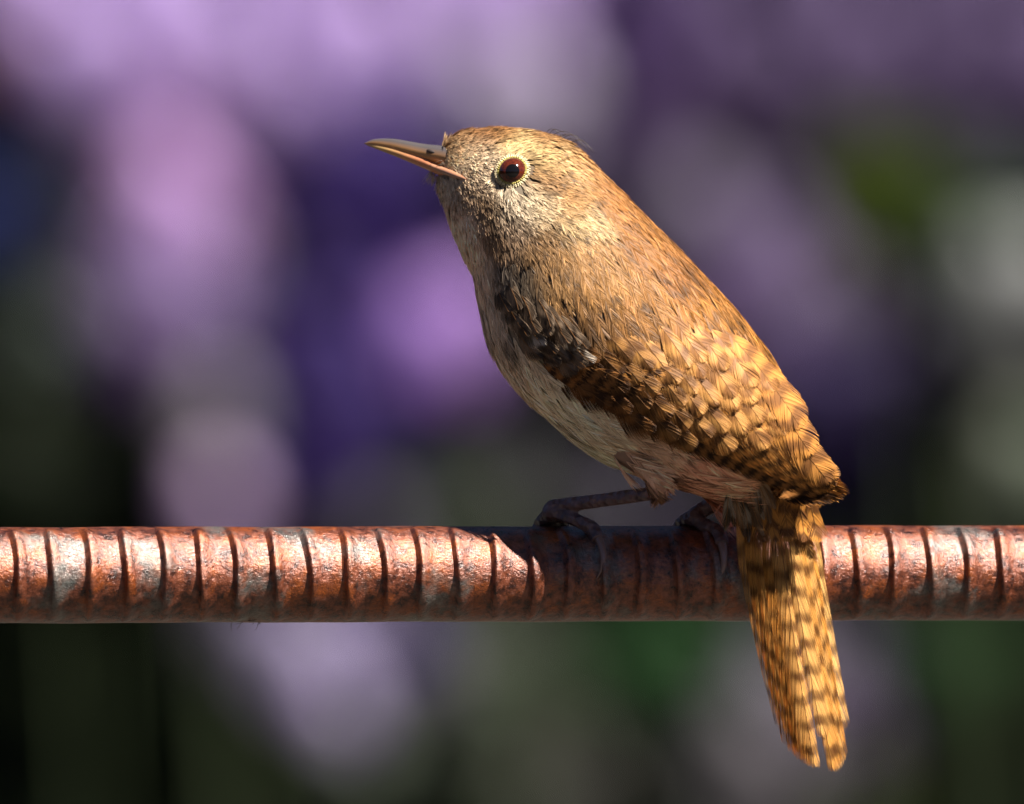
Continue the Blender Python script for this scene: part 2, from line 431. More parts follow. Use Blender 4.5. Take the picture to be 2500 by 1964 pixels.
# pigment map with neck shade and belly bounce light painted in, measured on the near side in photo pixels: x, y, r, g, b, feather length mm, width mm, dark flecking
PIG_SHADE = np.array([
    (1085, 345, .40, .26, .14, 2.0, 0.8, .3), (1130, 330, .36, .21, .11, 2.6, 0.9, .6), (1200, 325, .33, .19, .09, 3.0, 1.0, .75), (1290, 335, .34, .19, .09, 3.2, 1.1, .6),
    (1380, 390, .38, .22, .10, 3.6, 1.2, .3), (1085, 385, .62, .46, .26, 1.5, 0.6, .1), (1120, 395, .70, .56, .38, 1.8, 0.6, .2), (1175, 415, .56, .45, .32, 2.0, 0.6, .45),
    (1235, 360, .78, .60, .30, 2.2, 0.8, .15), (1300, 375, .70, .52, .26, 2.6, 0.9, .15), (1360, 400, .62, .44, .22, 3.0, 1.0, .2), (1320, 425, .28, .17, .09, 2.4, 0.9, .4),
    (1300, 490, .62, .48, .30, 2.6, 0.9, .35), (1240, 480, .62, .50, .35, 2.2, 0.8, .3), (1370, 480, .42, .27, .13, 3.0, 1.1, .25), (1390, 520, .62, .46, .26, 3.0, 1.1, .25),
    (1190, 480, .24, .18, .13, 2.2, 0.8, .5), (1235, 535, .26, .20, .15, 2.6, 0.9, .5), (1300, 580, .32, .24, .16, 3.0, 1.0, .5), (1120, 445, .36, .27, .19, 2.2, 0.7, .2),
    (1095, 430, .70, .58, .44, 2.2, 0.6, .1), (1120, 520, .92, .70, .52, 3.2, 1.2, .05), (1145, 600, .92, .70, .52, 4.0, 1.5, .05), (1170, 660, .84, .65, .50, 4.5, 1.7, .08),
    (1210, 560, .34, .25, .18, 3.0, 1.1, .2), (1220, 640, .17, .145, .12, 4.0, 1.4, .3), (1270, 660, .10, .08, .06, 4.5, 1.6, .4), (1200, 740, .60, .52, .43, 5.0, 1.9, .1),
    (1260, 760, .09, .07, .055, 5.0, 1.8, .4), (1230, 840, .76, .65, .49, 5.5, 2.2, .1), (1290, 920, .86, .77, .58, 6.0, 2.5, .08), (1360, 1020, .92, .88, .68, 7.0, 2.8, .03),
    (1430, 1095, .92, .90, .66, 7.0, 2.8, .03), (1420, 1030, .72, .60, .44, 7.0, 2.8, .1), (1510, 1120, .92, .62, .46, 5.5, 2.2, .05), (1500, 1060, .66, .44, .31, 7.0, 2.6, .2),
    (1590, 1140, .82, .52, .38, 3.6, 1.4, .2), (1600, 1190, .34, .23, .16, 2.2, 0.8, .2), (1660, 1150, .84, .42, .29, 7.0, 2.4, .2), (1720, 1200, .90, .50, .34, 6.5, 2.2, .1), (1780, 1200, .50, .34, .22, 6.0, 2.0, .2),
    (1400, 600, .44, .31, .18, 4.2, 1.4, .35), (1350, 640, .40, .29, .17, 4.4, 1.3, .45), (1450, 650, .42, .28, .14, 5.5, 1.7, .4), (1400, 740, .24, .16, .09, 6.5, 1.8, .5), (1330, 780, .10, .07, .05, 6.5, 1.8, .5),
    (1480, 460, .41, .24, .11, 4.0, 1.4, .25), (1560, 560, .40, .23, .10, 5.0, 1.8, .35), (1640, 640, .38, .21, .09, 5.5, 2.2, .5), (1720, 720, .42, .24, .09, 6.0, 2.4, .45),
    (1550, 720, .44, .27, .12, 6.5, 2.0, .4), (1800, 830, .46, .26, .09, 6.5, 2.4, .3), (1880, 930, .48, .27, .09, 5.5, 2.2, .25), (1950, 1050, .48, .27, .09, 4.5, 1.8, .25), (1940, 1150, .46, .25, .08, 2.6, 1.2, .3), (1850, 1200, .40, .24, .12, 2.6, 1.2, .3), (1800, 1230, .45, .30, .2, 2.6, 1.2, .3)], float)
warm_ = ((PIG_SHADE[:, 4] / PIG_SHADE[:, 2] < 0.56) & (PIG_SHADE[:, 2] < 0.6))[:, None]
PIG_SHADE[:, 2:5] *= np.where(warm_, (0.62, 0.455, 0.295), (1.04, 0.96, 0.87))
PIG_SHADE[:, 2:5] *= np.where(((PIG_SHADE[:, 0] < 1450) & (PIG_SHADE[:, 1] < 470))[:, None], (1.12, 1.14, 1.18), 1.0)
for (x_, y_), c_ in {(1235, 360): (.54, .40, .19), (1300, 375): (.46, .32, .15), (1360, 400): (.38, .25, .115), (1390, 520): (.40, .28, .14), (1300, 490): (.46, .34, .20), (1240, 480): (.56, .45, .31)}.items():
    PIG_SHADE[(PIG_SHADE[:, 0] == x_) & (PIG_SHADE[:, 1] == y_), 2:5] = c_      # brow, ear coverts and cheek
FLOW = np.array([  # x, y, direction in the picture (y down)
    (1110, 340, 1, -.25), (1200, 325, 1, 0), (1300, 340, 1, .45), (1380, 400, 1, .8), (1110, 395, 1, .1), (1170, 420, 1, .3), (1250, 365, 1, .05), (1330, 400, 1, .35),
    (1300, 490, 1, .5), (1380, 510, .8, .7), (1190, 480, .55, 1), (1100, 440, .1, 1), (1120, 520, .22, 1), (1160, 640, .22, 1), (1230, 570, .35, 1), (1240, 700, .25, 1),
    (1210, 800, .35, 1), (1260, 900, .7, 1), (1350, 1010, 1, .85), (1450, 1090, 1, .6), (1560, 1120, .8, .7), (1600, 1180, .2, 1), (1700, 1190, 1, .45), (1780, 1190, .6, 1),
    (1350, 620, .35, 1), (1400, 720, .35, 1), (1480, 640, .55, 1), (1480, 480, .9, .9), (1600, 620, .8, .95), (1560, 760, .65, 1), (1750, 770, .65, 1), (1850, 880, .55, 1), (1950, 1040, .4, 1)], float)
def near_px(p):
    s_ = side(p); q = np.where((s_ > 0)[:, None], mirror(p), p)
    return unP(q)
def field(tab, px, py, width):
    d2 = (px[:, None] - tab[None, :, 0]) ** 2 + (py[:, None] - tab[None, :, 1]) ** 2
    wgt = np.exp(-d2 / (2 * width ** 2)) + 1e-9 / (d2 + 1)
    wgt /= wgt.sum(1, keepdims=True)
    return wgt @ tab[:, 2:]
qx, qy = near_px(BV)
skin = field(PIG_SHADE, qx, qy, 28)[:, :3] * 0.28
a = body_mesh.color_attributes.new('Col', 'FLOAT_COLOR', 'POINT')
cc = np.ones((nv, 4), np.float32); cc[:, :3] = skin; a.data.foreach_set('color', cc.ravel())
body_mesh.vertices.foreach_set('co', (BV - ROOT).astype(np.float32).ravel()); body_mesh.update()
body_mesh.materials.clear()
body = link('body', body_mesh, M_SKIN, bird)

# ------------------------------------------------------------------ feather builder (barbs as ribbons)
def contour_feathers(root, tdir, nrm, L, W, nb, lift, curve, pig_shade, fleck, rng, barb_ang=0.34, tilt=0.28):
    """many small feathers: rachis + nb barbs per side, each barb a ribbon of three triangles"""
    N = len(root)
    bdir = np.cross(nrm, tdir)
    ui = (np.arange(nb) + 0.5) / nb * 0.90 + 0.04
    U = np.repeat(ui[None], N, 0) + rng.normal(0, 0.02, (N, nb))
    out_v = []; out_c = []
    fl = (rng.random(N) < fleck * 0.6)
    bright = np.clip(rng.normal(1, 0.14, N), 0.65, 1.4)
    kc = curve
    for sgn in (-1, 1):
        prof = np.clip(1 - np.abs(U - 0.35) ** 2.2 * 1.6, 0.12, 1) * np.clip(U * 4 + 0.25, 0, 1)
        lat = W[:, None] * prof * rng.uniform(0.75, 1.15, (N, nb))
        adv = lat / math.tan(barb_ang) * rng.uniform(0.85, 1.3, (N, nb))
        def pos(u_m, l_m, extra=0.0):
            z = lift[:, None] * u_m - kc * u_m ** 2 - (l_m ** 2) * 90.0 + extra
            return root[:, None] + tdir[:, None] * u_m[..., None] + bdir[:, None] * (sgn * l_m)[..., None] + nrm[:, None] * z[..., None]
        u0 = U * L[:, None]
        p0 = pos(u0, 0 * lat); p1 = pos(u0 + 0.52 * adv, 0.60 * lat); p2 = pos(u0 + 1.05 * adv, lat, rng.normal(0.00003, 0.00006, (N, nb)))
        d = p2 - p0; d /= np.linalg.norm(d, axis=-1, keepdims=True) + 1e-12
        wd = np.cross(nrm[:, None] + 0 * d, d) * sgn
        wd += nrm[:, None] * rng.normal(0, tilt, (N, nb))[..., None]
        wr = (L[:, None] / nb * 0.36) * rng.uniform(0.7, 1.2, (N, nb))
        wv = wd * np.clip(wr, 0.00003, 0.000072)[..., None]
        v = np.stack([p0 - wv * .8, p0 + wv * .8, p1 - wv, p1 + wv, p2], 2)      # N, nb, 5, 3
        out_v.append(v)
        uu = np.stack([U, U, U + .3, U + .3, U + .6], 2)
        c = pig_shade[:, None, None, :] * bright[:, None, None, None] * rng.uniform(0.84, 1.17, (N, nb, 1, 1)) * np.ones((1, 1, 5, 1))
        c = c * (0.72 + 0.38 * np.clip(uu, 0, 1))[..., None]
        dk = fl[:, None, None] * smooth(0.55, 0.75, uu) * (1 - smooth(1.05, 1.2, uu))
        strand = (rng.random((N, nb)) < (0.07 + 0.18 * fleck)[:, None])[..., None]
        dk = np.clip(dk * 0.7 + strand * 0.55, 0, 0.85)
        c = c * (1 - dk[..., None]) + np.array([0.045, 0.025, 0.013]) * dk[..., None]
        c = c * np.where(rng.random((N, nb, 1, 1)) < 0.10, 1.55, 1.0)
        out_c.append(np.clip(c, 0, .92))
    v = np.concatenate(out_v, 1); c = np.concatenate(out_c, 1)
    M = v.shape[0] * v.shape[1]
    v = v.reshape(-1, 3); c = c.reshape(-1, 3)
    base = np.arange(M)[:, None] * 5
    tris = np.concatenate([base + [0, 1, 3], base + [0, 3, 2], base + [2, 3, 4]], 0)
    return v, tris, c

def in_poly(px, py, poly):
    r = np.zeros(len(px), bool); n = len(poly); j = n - 1
    for i in range(n):
        xi, yi = poly[i]; xj, yj = poly[j]
        r ^= ((yi > py) != (yj > py)) & (px < (xj - xi) * (py - yi) / (yj - yi + 1e-9) + xi); j = i
    return r
WING_POLY = [(1240, 790), (1215, 730), (1270, 730), (1330, 800), (1400, 840), (1480, 835), (1600, 815), (1720, 815), (1800, 870), (1885, 930), (1960, 1000), (2060, 1170), (1980, 1240), (1900, 1215),  (1850, 1130), (1700, 1070), (1540, 1005), (1400, 930), (1310, 865)]
EYE = (1252, 420)

tri_a = BV[BT]; area = np.linalg.norm(np.cross(tri_a[:, 1] - tri_a[:, 0], tri_a[:, 2] - tri_a[:, 0]), axis=1) / 2
cen = tri_a.mean(1); cx, cy = near_px(cen)
prm = field(PIG_SHADE, cx, cy, 28)
dens = 1.0 / (prm[:, 3] * prm[:, 4]) * 7.0         # feathers per mm^2
nearside = side(cen) < 0.006
dens = np.where(nearside, dens, dens * 0.45)
expect = dens * area * 1e6
cnt = RNG.poisson(expect)
tid = np.repeat(np.arange(len(BT)), cnt)
b1 = RNG.random(len(tid)); b2 = RNG.random(len(tid)); fl_ = b1 + b2 > 1; b1[fl_] = 1 - b1[fl_]; b2[fl_] = 1 - b2[fl_]
T = BV[BT[tid]]; NN = BN[BT[tid]]
rt = T[:, 0] + (T[:, 1] - T[:, 0]) * b1[:, None] + (T[:, 2] - T[:, 0]) * b2[:, None]
nr = NN[:, 0] + (NN[:, 1] - NN[:, 0]) * b1[:, None] + (NN[:, 2] - NN[:, 0]) * b2[:, None]
nr /= np.linalg.norm(nr, axis=1)[:, None]
px_, py_ = near_px(rt)
keep = ~in_poly(px_, py_, WING_POLY) & ((px_ - EYE[0]) ** 2 + (py_ - EYE[1]) ** 2 > 31 ** 2) & ~((px_ < 1084) & (py_ < 354)) & ~in_poly(px_, py_, [(1000, 340), (1078, 352), (1082, 398), (1092, 408), (1096, 426), (1088, 432), (1076, 428), (1000, 405)])
rt, nr, px_, py_ = rt[keep], nr[keep], px_[keep], py_[keep]
prm = field(PIG_SHADE, px_, py_, 26); fd = field(FLOW, px_, py_, 55)
# feathers part around the eye
ex, ey = px_ - EYE[0], py_ - EYE[1]; er = np.hypot(ex, ey); ew = np.clip(1 - (er - 35) / 45, 0, 1) * 0.55
fd[:, 0] = fd[:, 0] * (1 - ew) + ew * (ex / er); fd[:, 1] = fd[:, 1] * (1 - ew) + ew * (ey / er)
fd += RNG.normal(0, 0.07, fd.shape)
td = fd[:, :1] * HV + fd[:, 1:] * A3(0, 0, -1)
td -= nr * (td * nr).sum(1, keepdims=True); td /= np.linalg.norm(td, axis=1)[:, None] + 1e-9
Ls = prm[:, 3] * 1e-3 * RNG.uniform(0.8, 1.2, len(rt)); Ws = prm[:, 4] * 1e-3 * 0.55 * RNG.uniform(0.8, 1.2, len(rt))
lift = np.full(len(rt), 0.07) + RNG.uniform(0, 0.05, len(rt))
order = np.argsort(Ls)
small = Ls < 0.0035
vv = []; tt = []; cc_ = []; off = 0
for sel, nb, cu in ((small, 9, 12.0), (~small, 16, 20.0)):
    v, t, c = contour_feathers(rt[sel] + nr[sel] * 0.0001, td[sel], nr[sel], Ls[sel], Ws[sel], nb, lift[sel], cu, prm[sel, :3], prm[sel, 5], RNG)
    vv.append(v); tt.append(t + off); cc_.append(c); off += len(v)
print('contour feathers', len(rt), 'tris', sum(len(t) for t in tt))
pl = link('plumage', np_mesh('plumage', np.concatenate(vv) - ROOT, np.concatenate(tt), np.concatenate(cc_)), M_FEATHER, bird, 'stuff')

# ------------------------------------------------------------------ long feathers laid on a carrier surface
def vane(root, tip, width, bend, nb, depth, lay, colour, rng, ang=0.42, base_w=0.55, tip_pow=5.0, asym=0.0, taper=0.0, vary=1.0, K=8):
    """one wing or tail feather in the folded surface. root, tip, width in px; depth(px,py)->y; lay = (mm at root, mm at tip)"""
    root = np.array(root, float); tip = np.array(tip, float); d = tip - root; Lp = np.linalg.norm(d); d /= Lp
    pr = np.array([-d[1], d[0]])
    def rach(u): return root + np.multiply.outer(u, d * Lp) + np.multiply.outer(bend * 4 * u * (1 - u), pr)
    Vx = []; Cx = []; Tx = []; off = 0
    def add(u, lat, mmoff):
        p = rach(u) + lat[..., None] * pr
        y = depth(p[..., 0], p[..., 1]) - 1e-3 * (lay[0] + (lay[1] - lay[0]) * np.clip(u, 0, 1.1)) + 1e-3 * 0.5 * (lat / (width * 0.5)) ** 2 * (width * S * 1e3) * 0.035 - mmoff
        return P(p[..., 0], p[..., 1], y)
    for sgn in (-1, 1):
        u = (np.arange(nb) + 0.5) / nb * 0.985 + rng.normal(0, 0.15 / nb, nb)
        adv0 = (width * 0.5) / math.tan(ang) / Lp
        ustart = u
        prof = (base_w + (1 - base_w) * np.clip(ustart * 2.2, 0, 1)) * np.clip(1 - ustart ** tip_pow * 0.35, 0, 1)
        tan_a = math.tan(ang) * Lp
        lat = width * 0.5 * prof * (1 + sgn * asym) * (1 - taper * ustart)
        lat = np.minimum(lat, np.clip(1.0 - ustart, 0.004, 1) * tan_a)
        ue = ustart + lat / tan_a
        rtp = 0.55 * width / Lp                        # rounding of the tip
        k = np.clip((ue - (1 - rtp)) / rtp, 0, 1)
        ue = ue - 0.60 * rtp * k * (lat / (width * 0.5)) ** 2.5 + rng.normal(0, 0.004, nb)
        lat = sgn * lat * rng.uniform(0.95, 1.03, nb)
        sp = 1.0 / nb * 0.60
        h = rng.normal(0, 0.00002, nb); tl = 0.000025 * rng.normal(1.0, 0.6, nb)
        br = 1 + vary * (rng.uniform(0.86, 1.12, nb) * np.where(rng.random(nb) < 0.08, 0.62, 1.0) - 1)
        q = []; cq = []
        for j in range(K):
            s_ = j / (K - 1); uj = ustart + (ue - ustart) * s_; lj = lat * (1 - (1 - s_) ** 1.35); ww = sp * (1 - 0.45 * s_ ** 3)
            q += [add(uj - ww, lj, h), add(uj + ww, lj, h + tl)]
            cj = colour(uj, lj / (width * 0.5)) * br[:, None]; cq += [cj, cj]
        v = np.stack(q, 1).reshape(-1, 3); c = np.stack(cq, 1).reshape(-1, 3)
        b = off + np.arange(nb)[:, None] * (2 * K)
        for j in range(K - 1): Tx += [b + [2 * j, 2 * j + 1, 2 * j + 3], b + [2 * j, 2 * j + 3, 2 * j + 2]]
        Vx.append(v); Cx.append(c); off += len(v)
    # rachis
    u = np.linspace(0, 0.97, 16); wv = np.linspace(1.1, 0.5, 16)
    a_ = add(u, -wv, 0.00005 + 0 * u); b_ = add(u, wv, 0.00005 + 0 * u); m_ = add(u, 0 * wv, 0.00009 + 0 * u)
    v = np.stack([a_, m_, b_], 1).reshape(-1, 3)
    b = off + np.arange(15)[:, None] * 3
    Tx += [b + [0, 1, 4], b + [0, 4, 3], b + [1, 2, 5], b + [1, 5, 4]]
    Vx.append(v); Cx.append(np.tile([0.20, 0.09, 0.03], (len(v), 1)))
    return np.concatenate(Vx), np.concatenate(Tx), np.clip(np.concatenate(Cx), 0.004, 0.9)

def barred(period, phase, dark, light, rng, soft=0.25, duty=0.5, edge=0.0, wob=0.12, skew=0.25, amp=1.0):
    ph = rng.uniform(0, 6.28, 4)
    def f(u, v):
        x = u / period + phase + skew * np.abs(v) + wob * np.sin(v * 4 + ph[0]) + wob * 0.6 * np.sin(u * 9 + ph[1])
        s_ = 0.5 + 0.5 * np.sin(2 * math.pi * x)
        k = smooth(duty - soft, duty + soft, s_)          # 1 = light
        k = np.clip(k + edge * np.clip(np.abs(v) - 0.7, 0, 1), 0, 1)
        am = amp + (1 - amp) * (0.5 + 0.5 * np.sin(u / period * 1.9 + v * 3.0 + ph[2]) * np.sin(u / period * 4.1 + ph[3]))
        k = 1 - (1 - k) * np.clip(am, 0, 1)
        c = np.multiply.outer(1 - k, np.array(dark)) + np.multiply.outer(k, np.array(light))
        return c
    return f

# carrier of the folded wing: smooth fit to the flank, standing just proud of it
sam = []
for px in range(1240, 2000, 18):
    for py in range(640, 1240, 18):
        if in_poly(np.array([px]), np.array([py]), [(1240, 700), (1500, 640), (1720, 760), (1850, 900), (1940, 1040), (1960, 1130), (1800, 1130), (1600, 1050), (1400, 940), (1270, 820)])[0]:
            h = front_hit(px, py)
            if h is not None: sam.append((px, py, h[0][1]))
sam = np.array(sam)
def basis(px, py):
    a = (np.asarray(px, float) - 1600) / 400; b = (np.asarray(py, float) - 930) / 300
    return np.stack([np.ones_like(a), a, b, a * a, a * b, b * b], -1)
cf = np.linalg.lstsq(basis(sam[:, 0], sam[:, 1]), sam[:, 2], rcond=None)[0]
print('wing fit rms mm', 1e3 * np.std(sam[:, 2] - basis(sam[:, 0], sam[:, 1]) @ cf))
def wing_y(px, py):
    y = basis(px, py) @ cf - 0.0004
    # the free tip straightens instead of curling round the rump
    far_ = np.clip((np.asarray(px) - 1880) / 170, 0, 1.3)
    return y - 0.0034 * far_ ** 2 - 0.0004

FEATHERS = []   # near wing: (name, verts, tris, cols)
LT = (0.47, 0.20, 0.045); LT2 = (0.50, 0.24, 0.068); BRN = (0.25, 0.10, 0.028); DK = (0.045, 0.020, 0.009); MID = (0.13, 0.056, 0.02)
rw = np.random.default_rng(21)
def lerp(a, b, t): return np.array(a, float) * (1 - t) + np.array(b, float) * t
# primaries: the outermost forms the long lower edge, the rest step up behind it
for i in range(9):
    t = i / 8
    r = lerp((1325, 888), (1460, 900), t); tp = lerp((2018, 1208), (2040, 1186), t)
    Lp = np.linalg.norm(tp - r)
    FEATHERS.append(('primary_feather',) + vane(r, tp, 46, lerp(30, 6, t), int(Lp / 4), wing_y, (-0.1 + 0.04 * i, 0.2 + 0.06 * i), barred(36 / Lp, i * .37, np.multiply(DK, .7), lerp(BRN, LT, .1), rw, .35, .55, skew=-.1), rw))  # tones darkened further to paint in the lower wing's shade
# secondaries
for i in range(7):
    t = i / 6
    r = lerp((1470, 915), (1640, 890), t); tp = lerp((2034, 1192), (2046, 1170), t)
    Lp = np.linalg.norm(tp - r)
    FEATHERS.append(('secondary_feather',) + vane(r, tp, 60, lerp(16, 2, t), int(Lp / 4), wing_y, (0.0 + 0.05 * i, 0.75 + 0.06 * i), barred(42 / Lp, i * .3, DK if i < 5 else MID, LT, rw, .3, .45, edge=2.0, skew=.1), rw))
# tertials
for i, (r, tp, wd) in enumerate([((1685, 812), (2026, 1180), 86), ((1738, 805), (1982, 1112), 88), ((1775, 812), (1955, 1046), 84)]):
    Lp = np.linalg.norm(np.subtract(tp, r))
    FEATHERS.append(('tertial_feather',) + vane(r, tp, wd, -10, int(Lp / 5.5), wing_y, (0.0 + .1 * i, 1.4 + .15 * i), barred(64 / Lp, i * .3, lerp(MID, BRN, .5), LT, rw, .3, .5, skew=.05), rw))
# coverts and scapulars, laid like shingles along the flow
cov = []
for row in range(-1, 8):
    for colm in range(-6, 8):
        a = colm * 54 + (27 if row % 2 else 0); s_ = row * 54
        x = 1400 + 0.64 * s_ + 0.78 * a + rw.normal(0, 5); y = 800 + 0.77 * s_ - 0.60 * a + rw.normal(0, 5)
        cov.append((x, y, row))
for (x, y, row) in cov:
    if not in_poly(np.array([x]), np.array([y]), [(1225, 760), (1300, 740), (1420, 770), (1560, 760), (1700, 730), (1790, 800), (1870, 930), (1930, 1030), (1880, 1060), (1760, 1000), (1650, 985), (1560, 1000), (1440, 950), (1320, 880), (1260, 820)])[0]: continue
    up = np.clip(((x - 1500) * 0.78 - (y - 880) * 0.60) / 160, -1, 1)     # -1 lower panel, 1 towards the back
    f2 = lerp((.68, .73), (.80, .60), np.clip(-up, 0, 1)) if up < 0 else lerp((.68, .73), (.56, .83), up); f2 = f2 / np.linalg.norm(f2)
    sh = np.clip(((x - 1400) * .64 + (y - 800) * .77 + np.clip(-up, 0, 1) * 60) / 230, 0, 1)
    Lp = rw.uniform(140, 165); wd = rw.uniform(70, 82)
    tp = (x + f2[0] * Lp, y + f2[1] * Lp)
    dk = lerp(np.multiply(DK, .6), lerp(MID, BRN, .55), np.clip(.35 + .65 * up, 0, 1)); lt = lerp(np.multiply(BRN, .7), LT2, smooth(-.55, .55, np.array(up)))  # lower panel darkened to paint its shade, beyond naturally darker feathers
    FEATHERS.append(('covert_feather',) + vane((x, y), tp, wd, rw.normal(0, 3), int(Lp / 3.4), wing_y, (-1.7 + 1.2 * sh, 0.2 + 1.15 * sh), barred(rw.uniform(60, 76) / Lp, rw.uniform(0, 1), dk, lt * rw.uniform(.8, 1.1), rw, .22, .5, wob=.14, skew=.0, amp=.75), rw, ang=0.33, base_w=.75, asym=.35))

def shoulder_y(px, py):
    px = np.asarray(px, float); py = np.asarray(py, float); out = wing_y(px, py); fl_o = out.ravel()
    for i_, (a_, b_) in enumerate(zip(px.ravel(), py.ravel())):
        h_ = front_hit(a_, b_)
        if h_ is not None:
            k_ = float(smooth(1330, 1430, np.array(a_))); fl_o[i_] = (h_[0][1] - 0.0003) * (1 - k_) + fl_o[i_] * k_
    return fl_o.reshape(out.shape)
for row in range(0, 9):
    for colm in range(0, 9):
        a = colm * 34 + (17 if row % 2 else 0); s_ = row * 34
        x = 1200 + 0.50 * s_ + 0.86 * a + rw.normal(0, 5); y = 690 + 0.86 * s_ - 0.50 * a + rw.normal(0, 5)
        if not in_poly(np.array([x]), np.array([y]), [(1190, 690), (1235, 660), (1300, 700), (1400, 770), (1420, 820), (1360, 860), (1310, 870), (1245, 810), (1200, 745)])[0]: continue
        f2 = lerp((.42, .90), (.75, .66), np.clip((y - 690) / 180, 0, 1)); Lp = rw.uniform(84, 104); wd = rw.uniform(40, 48)
        sh = np.clip((x - 1190) / 60, 0, 1)
        lt = lerp((.20, .135, .085), (.55, .46, .36), .8 if rw.random() < .2 else .0)  # pale ones imitate glints; the rest stay dark for shoulder shade
        FEATHERS.append(('marginal_covert',) + vane((x, y), (x + f2[0] * Lp, y + f2[1] * Lp), wd, rw.normal(0, 3), int(Lp / 3.6), shoulder_y, (-0.5, 1.0 + .3 * sh), barred(60 / Lp, rw.uniform(0, 1), (.05, .032, .02), lt, rw, .4, .6, wob=.2, amp=.7), rw, ang=.33, base_w=.8, asym=.3))

def wing_object(far):
    allv = []
    # bony forearm and hand under the coverts carry the feathers
    pth = catmull([(1330, 850), (1370, 875), (1440, 890), (1600, 870), (1700, 840)], 16)
    tb = P(pth[:, 0], pth[:, 1], wing_y(pth[:, 0], pth[:, 1]) + 0.0022)
    if far: tb = mirror(tb)
    V, F = tube(tb, np.linspace(0.0018, 0.0012, 16), 10)
    m = py_mesh('wing', V - ROOT, F)
    a = m.color_attributes.new('Col', 'FLOAT_COLOR', 'POINT'); a.data.foreach_set('color', np.tile(np.array([.12, .07, .04, 1], np.float32), len(V)))
    wg = link('wing', m, M_SKIN, bird)
    for name, v, t, c in FEATHERS:
        if far:
            v = mirror(v)
            # the far wing droops a little lower than the near one
            k = smooth(1960, 2080, unP(v)[0])[:, None]
            v = v + k * (A3(0, 0, -1) * 52 * S + HV * 40 * S) - HV * 88 * S * (1 - k)
        link(name, np_mesh(name, v - ROOT, t, c), M_FEATHER, wg)
    return wg
wing_object(False); wing_object(True)

# ------------------------------------------------------------------ tail
rt_ = np.random.default_rng(5)
def tail_y(px, py):
    px = np.asarray(px, float); py = np.asarray(py, float)
    lean = 0.0026 * np.clip((1290 - py) / 100, 0, 1.6) ** 1.3          # from the rump forward of the bar
    left = 1815 + (py - 1285) * 0.2
    cup = ((px - left - 80) / 90) ** 2 * 0.0006                            # the folded tail is slightly arched
    return -0.0074 - lean + (px - 1830) * S * 0.17 + cup - np.clip((py - 1500) / 400, 0, 1) * 0.0006
tail_base = P(*[np.array(z) for z in ((1840, 1865, 1890), (1150, 1175, 1205))], sag_y(np.array([1840, 1865, 1890])) + 0.002)
V, F = tube(catmull(tail_base, 8), np.linspace(0.0040, 0.0016, 8), 12)
m = py_mesh('tail', V - ROOT, F)
a = m.color_attributes.new('Col', 'FLOAT_COLOR', 'POINT'); a.data.foreach_set('color', np.tile(np.array([.2, .11, .05, 1], np.float32), len(V)))
tail = link('tail', m, M_SKIN, bird)
TL = (0.60, 0.25, 0.042); TL2 = (0.72, 0.43, 0.15); TD = (0.13, 0.05, 0.014)
# outer feathers lie under the central pair; each drawn from its own root to its own tip
tails = [((1798, 1205), (1934, 1790), 52), ((1818, 1200), (1952, 1836), 54), ((1842, 1198), (1966, 1856), 54), ((1866, 1196), (1980, 1868), 54), ((1892, 1195), (1990, 1874), 50),
         ((1962, 1200), (2050, 1790), 44), ((1950, 1200), (2044, 1866), 46), ((1938, 1198), (2040, 1880), 46), ((1924, 1196), (2034, 1882), 44), ((1910, 1195), (2008, 1800), 44)]
lays = [0.0, 0.32, 0.64, 0.96, 1.28, 0.05, 0.34, 0.66, 0.98, 1.36]
for i, ((r, tp, wd), ly) in enumerate(zip(tails, lays)):
    Lp = np.linalg.norm(np.subtract(tp, r))
    v, t, c = vane(r, tp, wd, 6, int(Lp / 3.8), tail_y, (ly * .7 - .4, ly - .5), barred(rt_.uniform(58, 74) / Lp, rt_.uniform(0, 1), TD, lerp(TL, TL2, rt_.uniform(0, .8)), rt_, .26, .37, wob=.05, skew=.0, amp=.6), rt_, ang=0.16, asym=(.35 if i < 5 else -.35), vary=1.2, K=18, base_w=.85)
    link('tail_feather', np_mesh('tail_feather', v - ROOT, t, c), M_FEATHER, tail)
# tail coverts above and pale fluffy ones below
def coverts(name, items, cols, depth, parent, lay=(0.9, 1.6), taper=0.0):
    for i, (r, tp, wd, ci) in enumerate(items):
        Lp = np.linalg.norm(np.subtract(tp, r)); d, l, per = cols[ci]
        v, t, c = vane(r, tp, wd, rt_.normal(0, 4), max(12, int(Lp / 4.2)), depth, (lay[0] + .04 * i, lay[1] + .04 * i), barred(per / Lp, rt_.uniform(0, 1), d, l, rt_, .3, .5, skew=-.3), rt_, ang=.42 - .2 * taper, base_w=.6, taper=taper)
        link(name, np_mesh(name, v - ROOT, t, c), M_FEATHER, parent)
up_items = []
for row in range(3):
    for k in range(5):
        x = 1832 + k * 33 + row * 6 - (row % 2) * 12; y = 1130 + row * 38
        up_items.append(((x, y), (x + 18 + rt_.normal(0, 5), y + 118), 52, 0))
coverts('upper_tail_covert', up_items, [(TD, lerp(BRN, TL, .6), 58)], tail_y, tail, (1.0, 1.4))
un_items = []
for k in range(16):
    x = 1775 + (k % 6) * 15 + rt_.normal(0, 5); y = 1150 + (k // 6) * 22
    un_items.append(((x, y), (x + 22 + rt_.normal(0, 12) + (k % 6) * 4, y + 112 + rt_.normal(0, 16)), 34, k % 2))
coverts('under_tail_covert', un_items, [((.05, .033, .02), (.24, .185, .135), 80), ((.10, .055, .03), (.26, .16, .09), 100)], lambda x, y: -0.0160 + 0.0075 * np.clip((np.asarray(y, float) - 1140) / 140, 0, 1.1) + 0 * np.asarray(x, float), tail, (0.3, 0.6), 0.85)

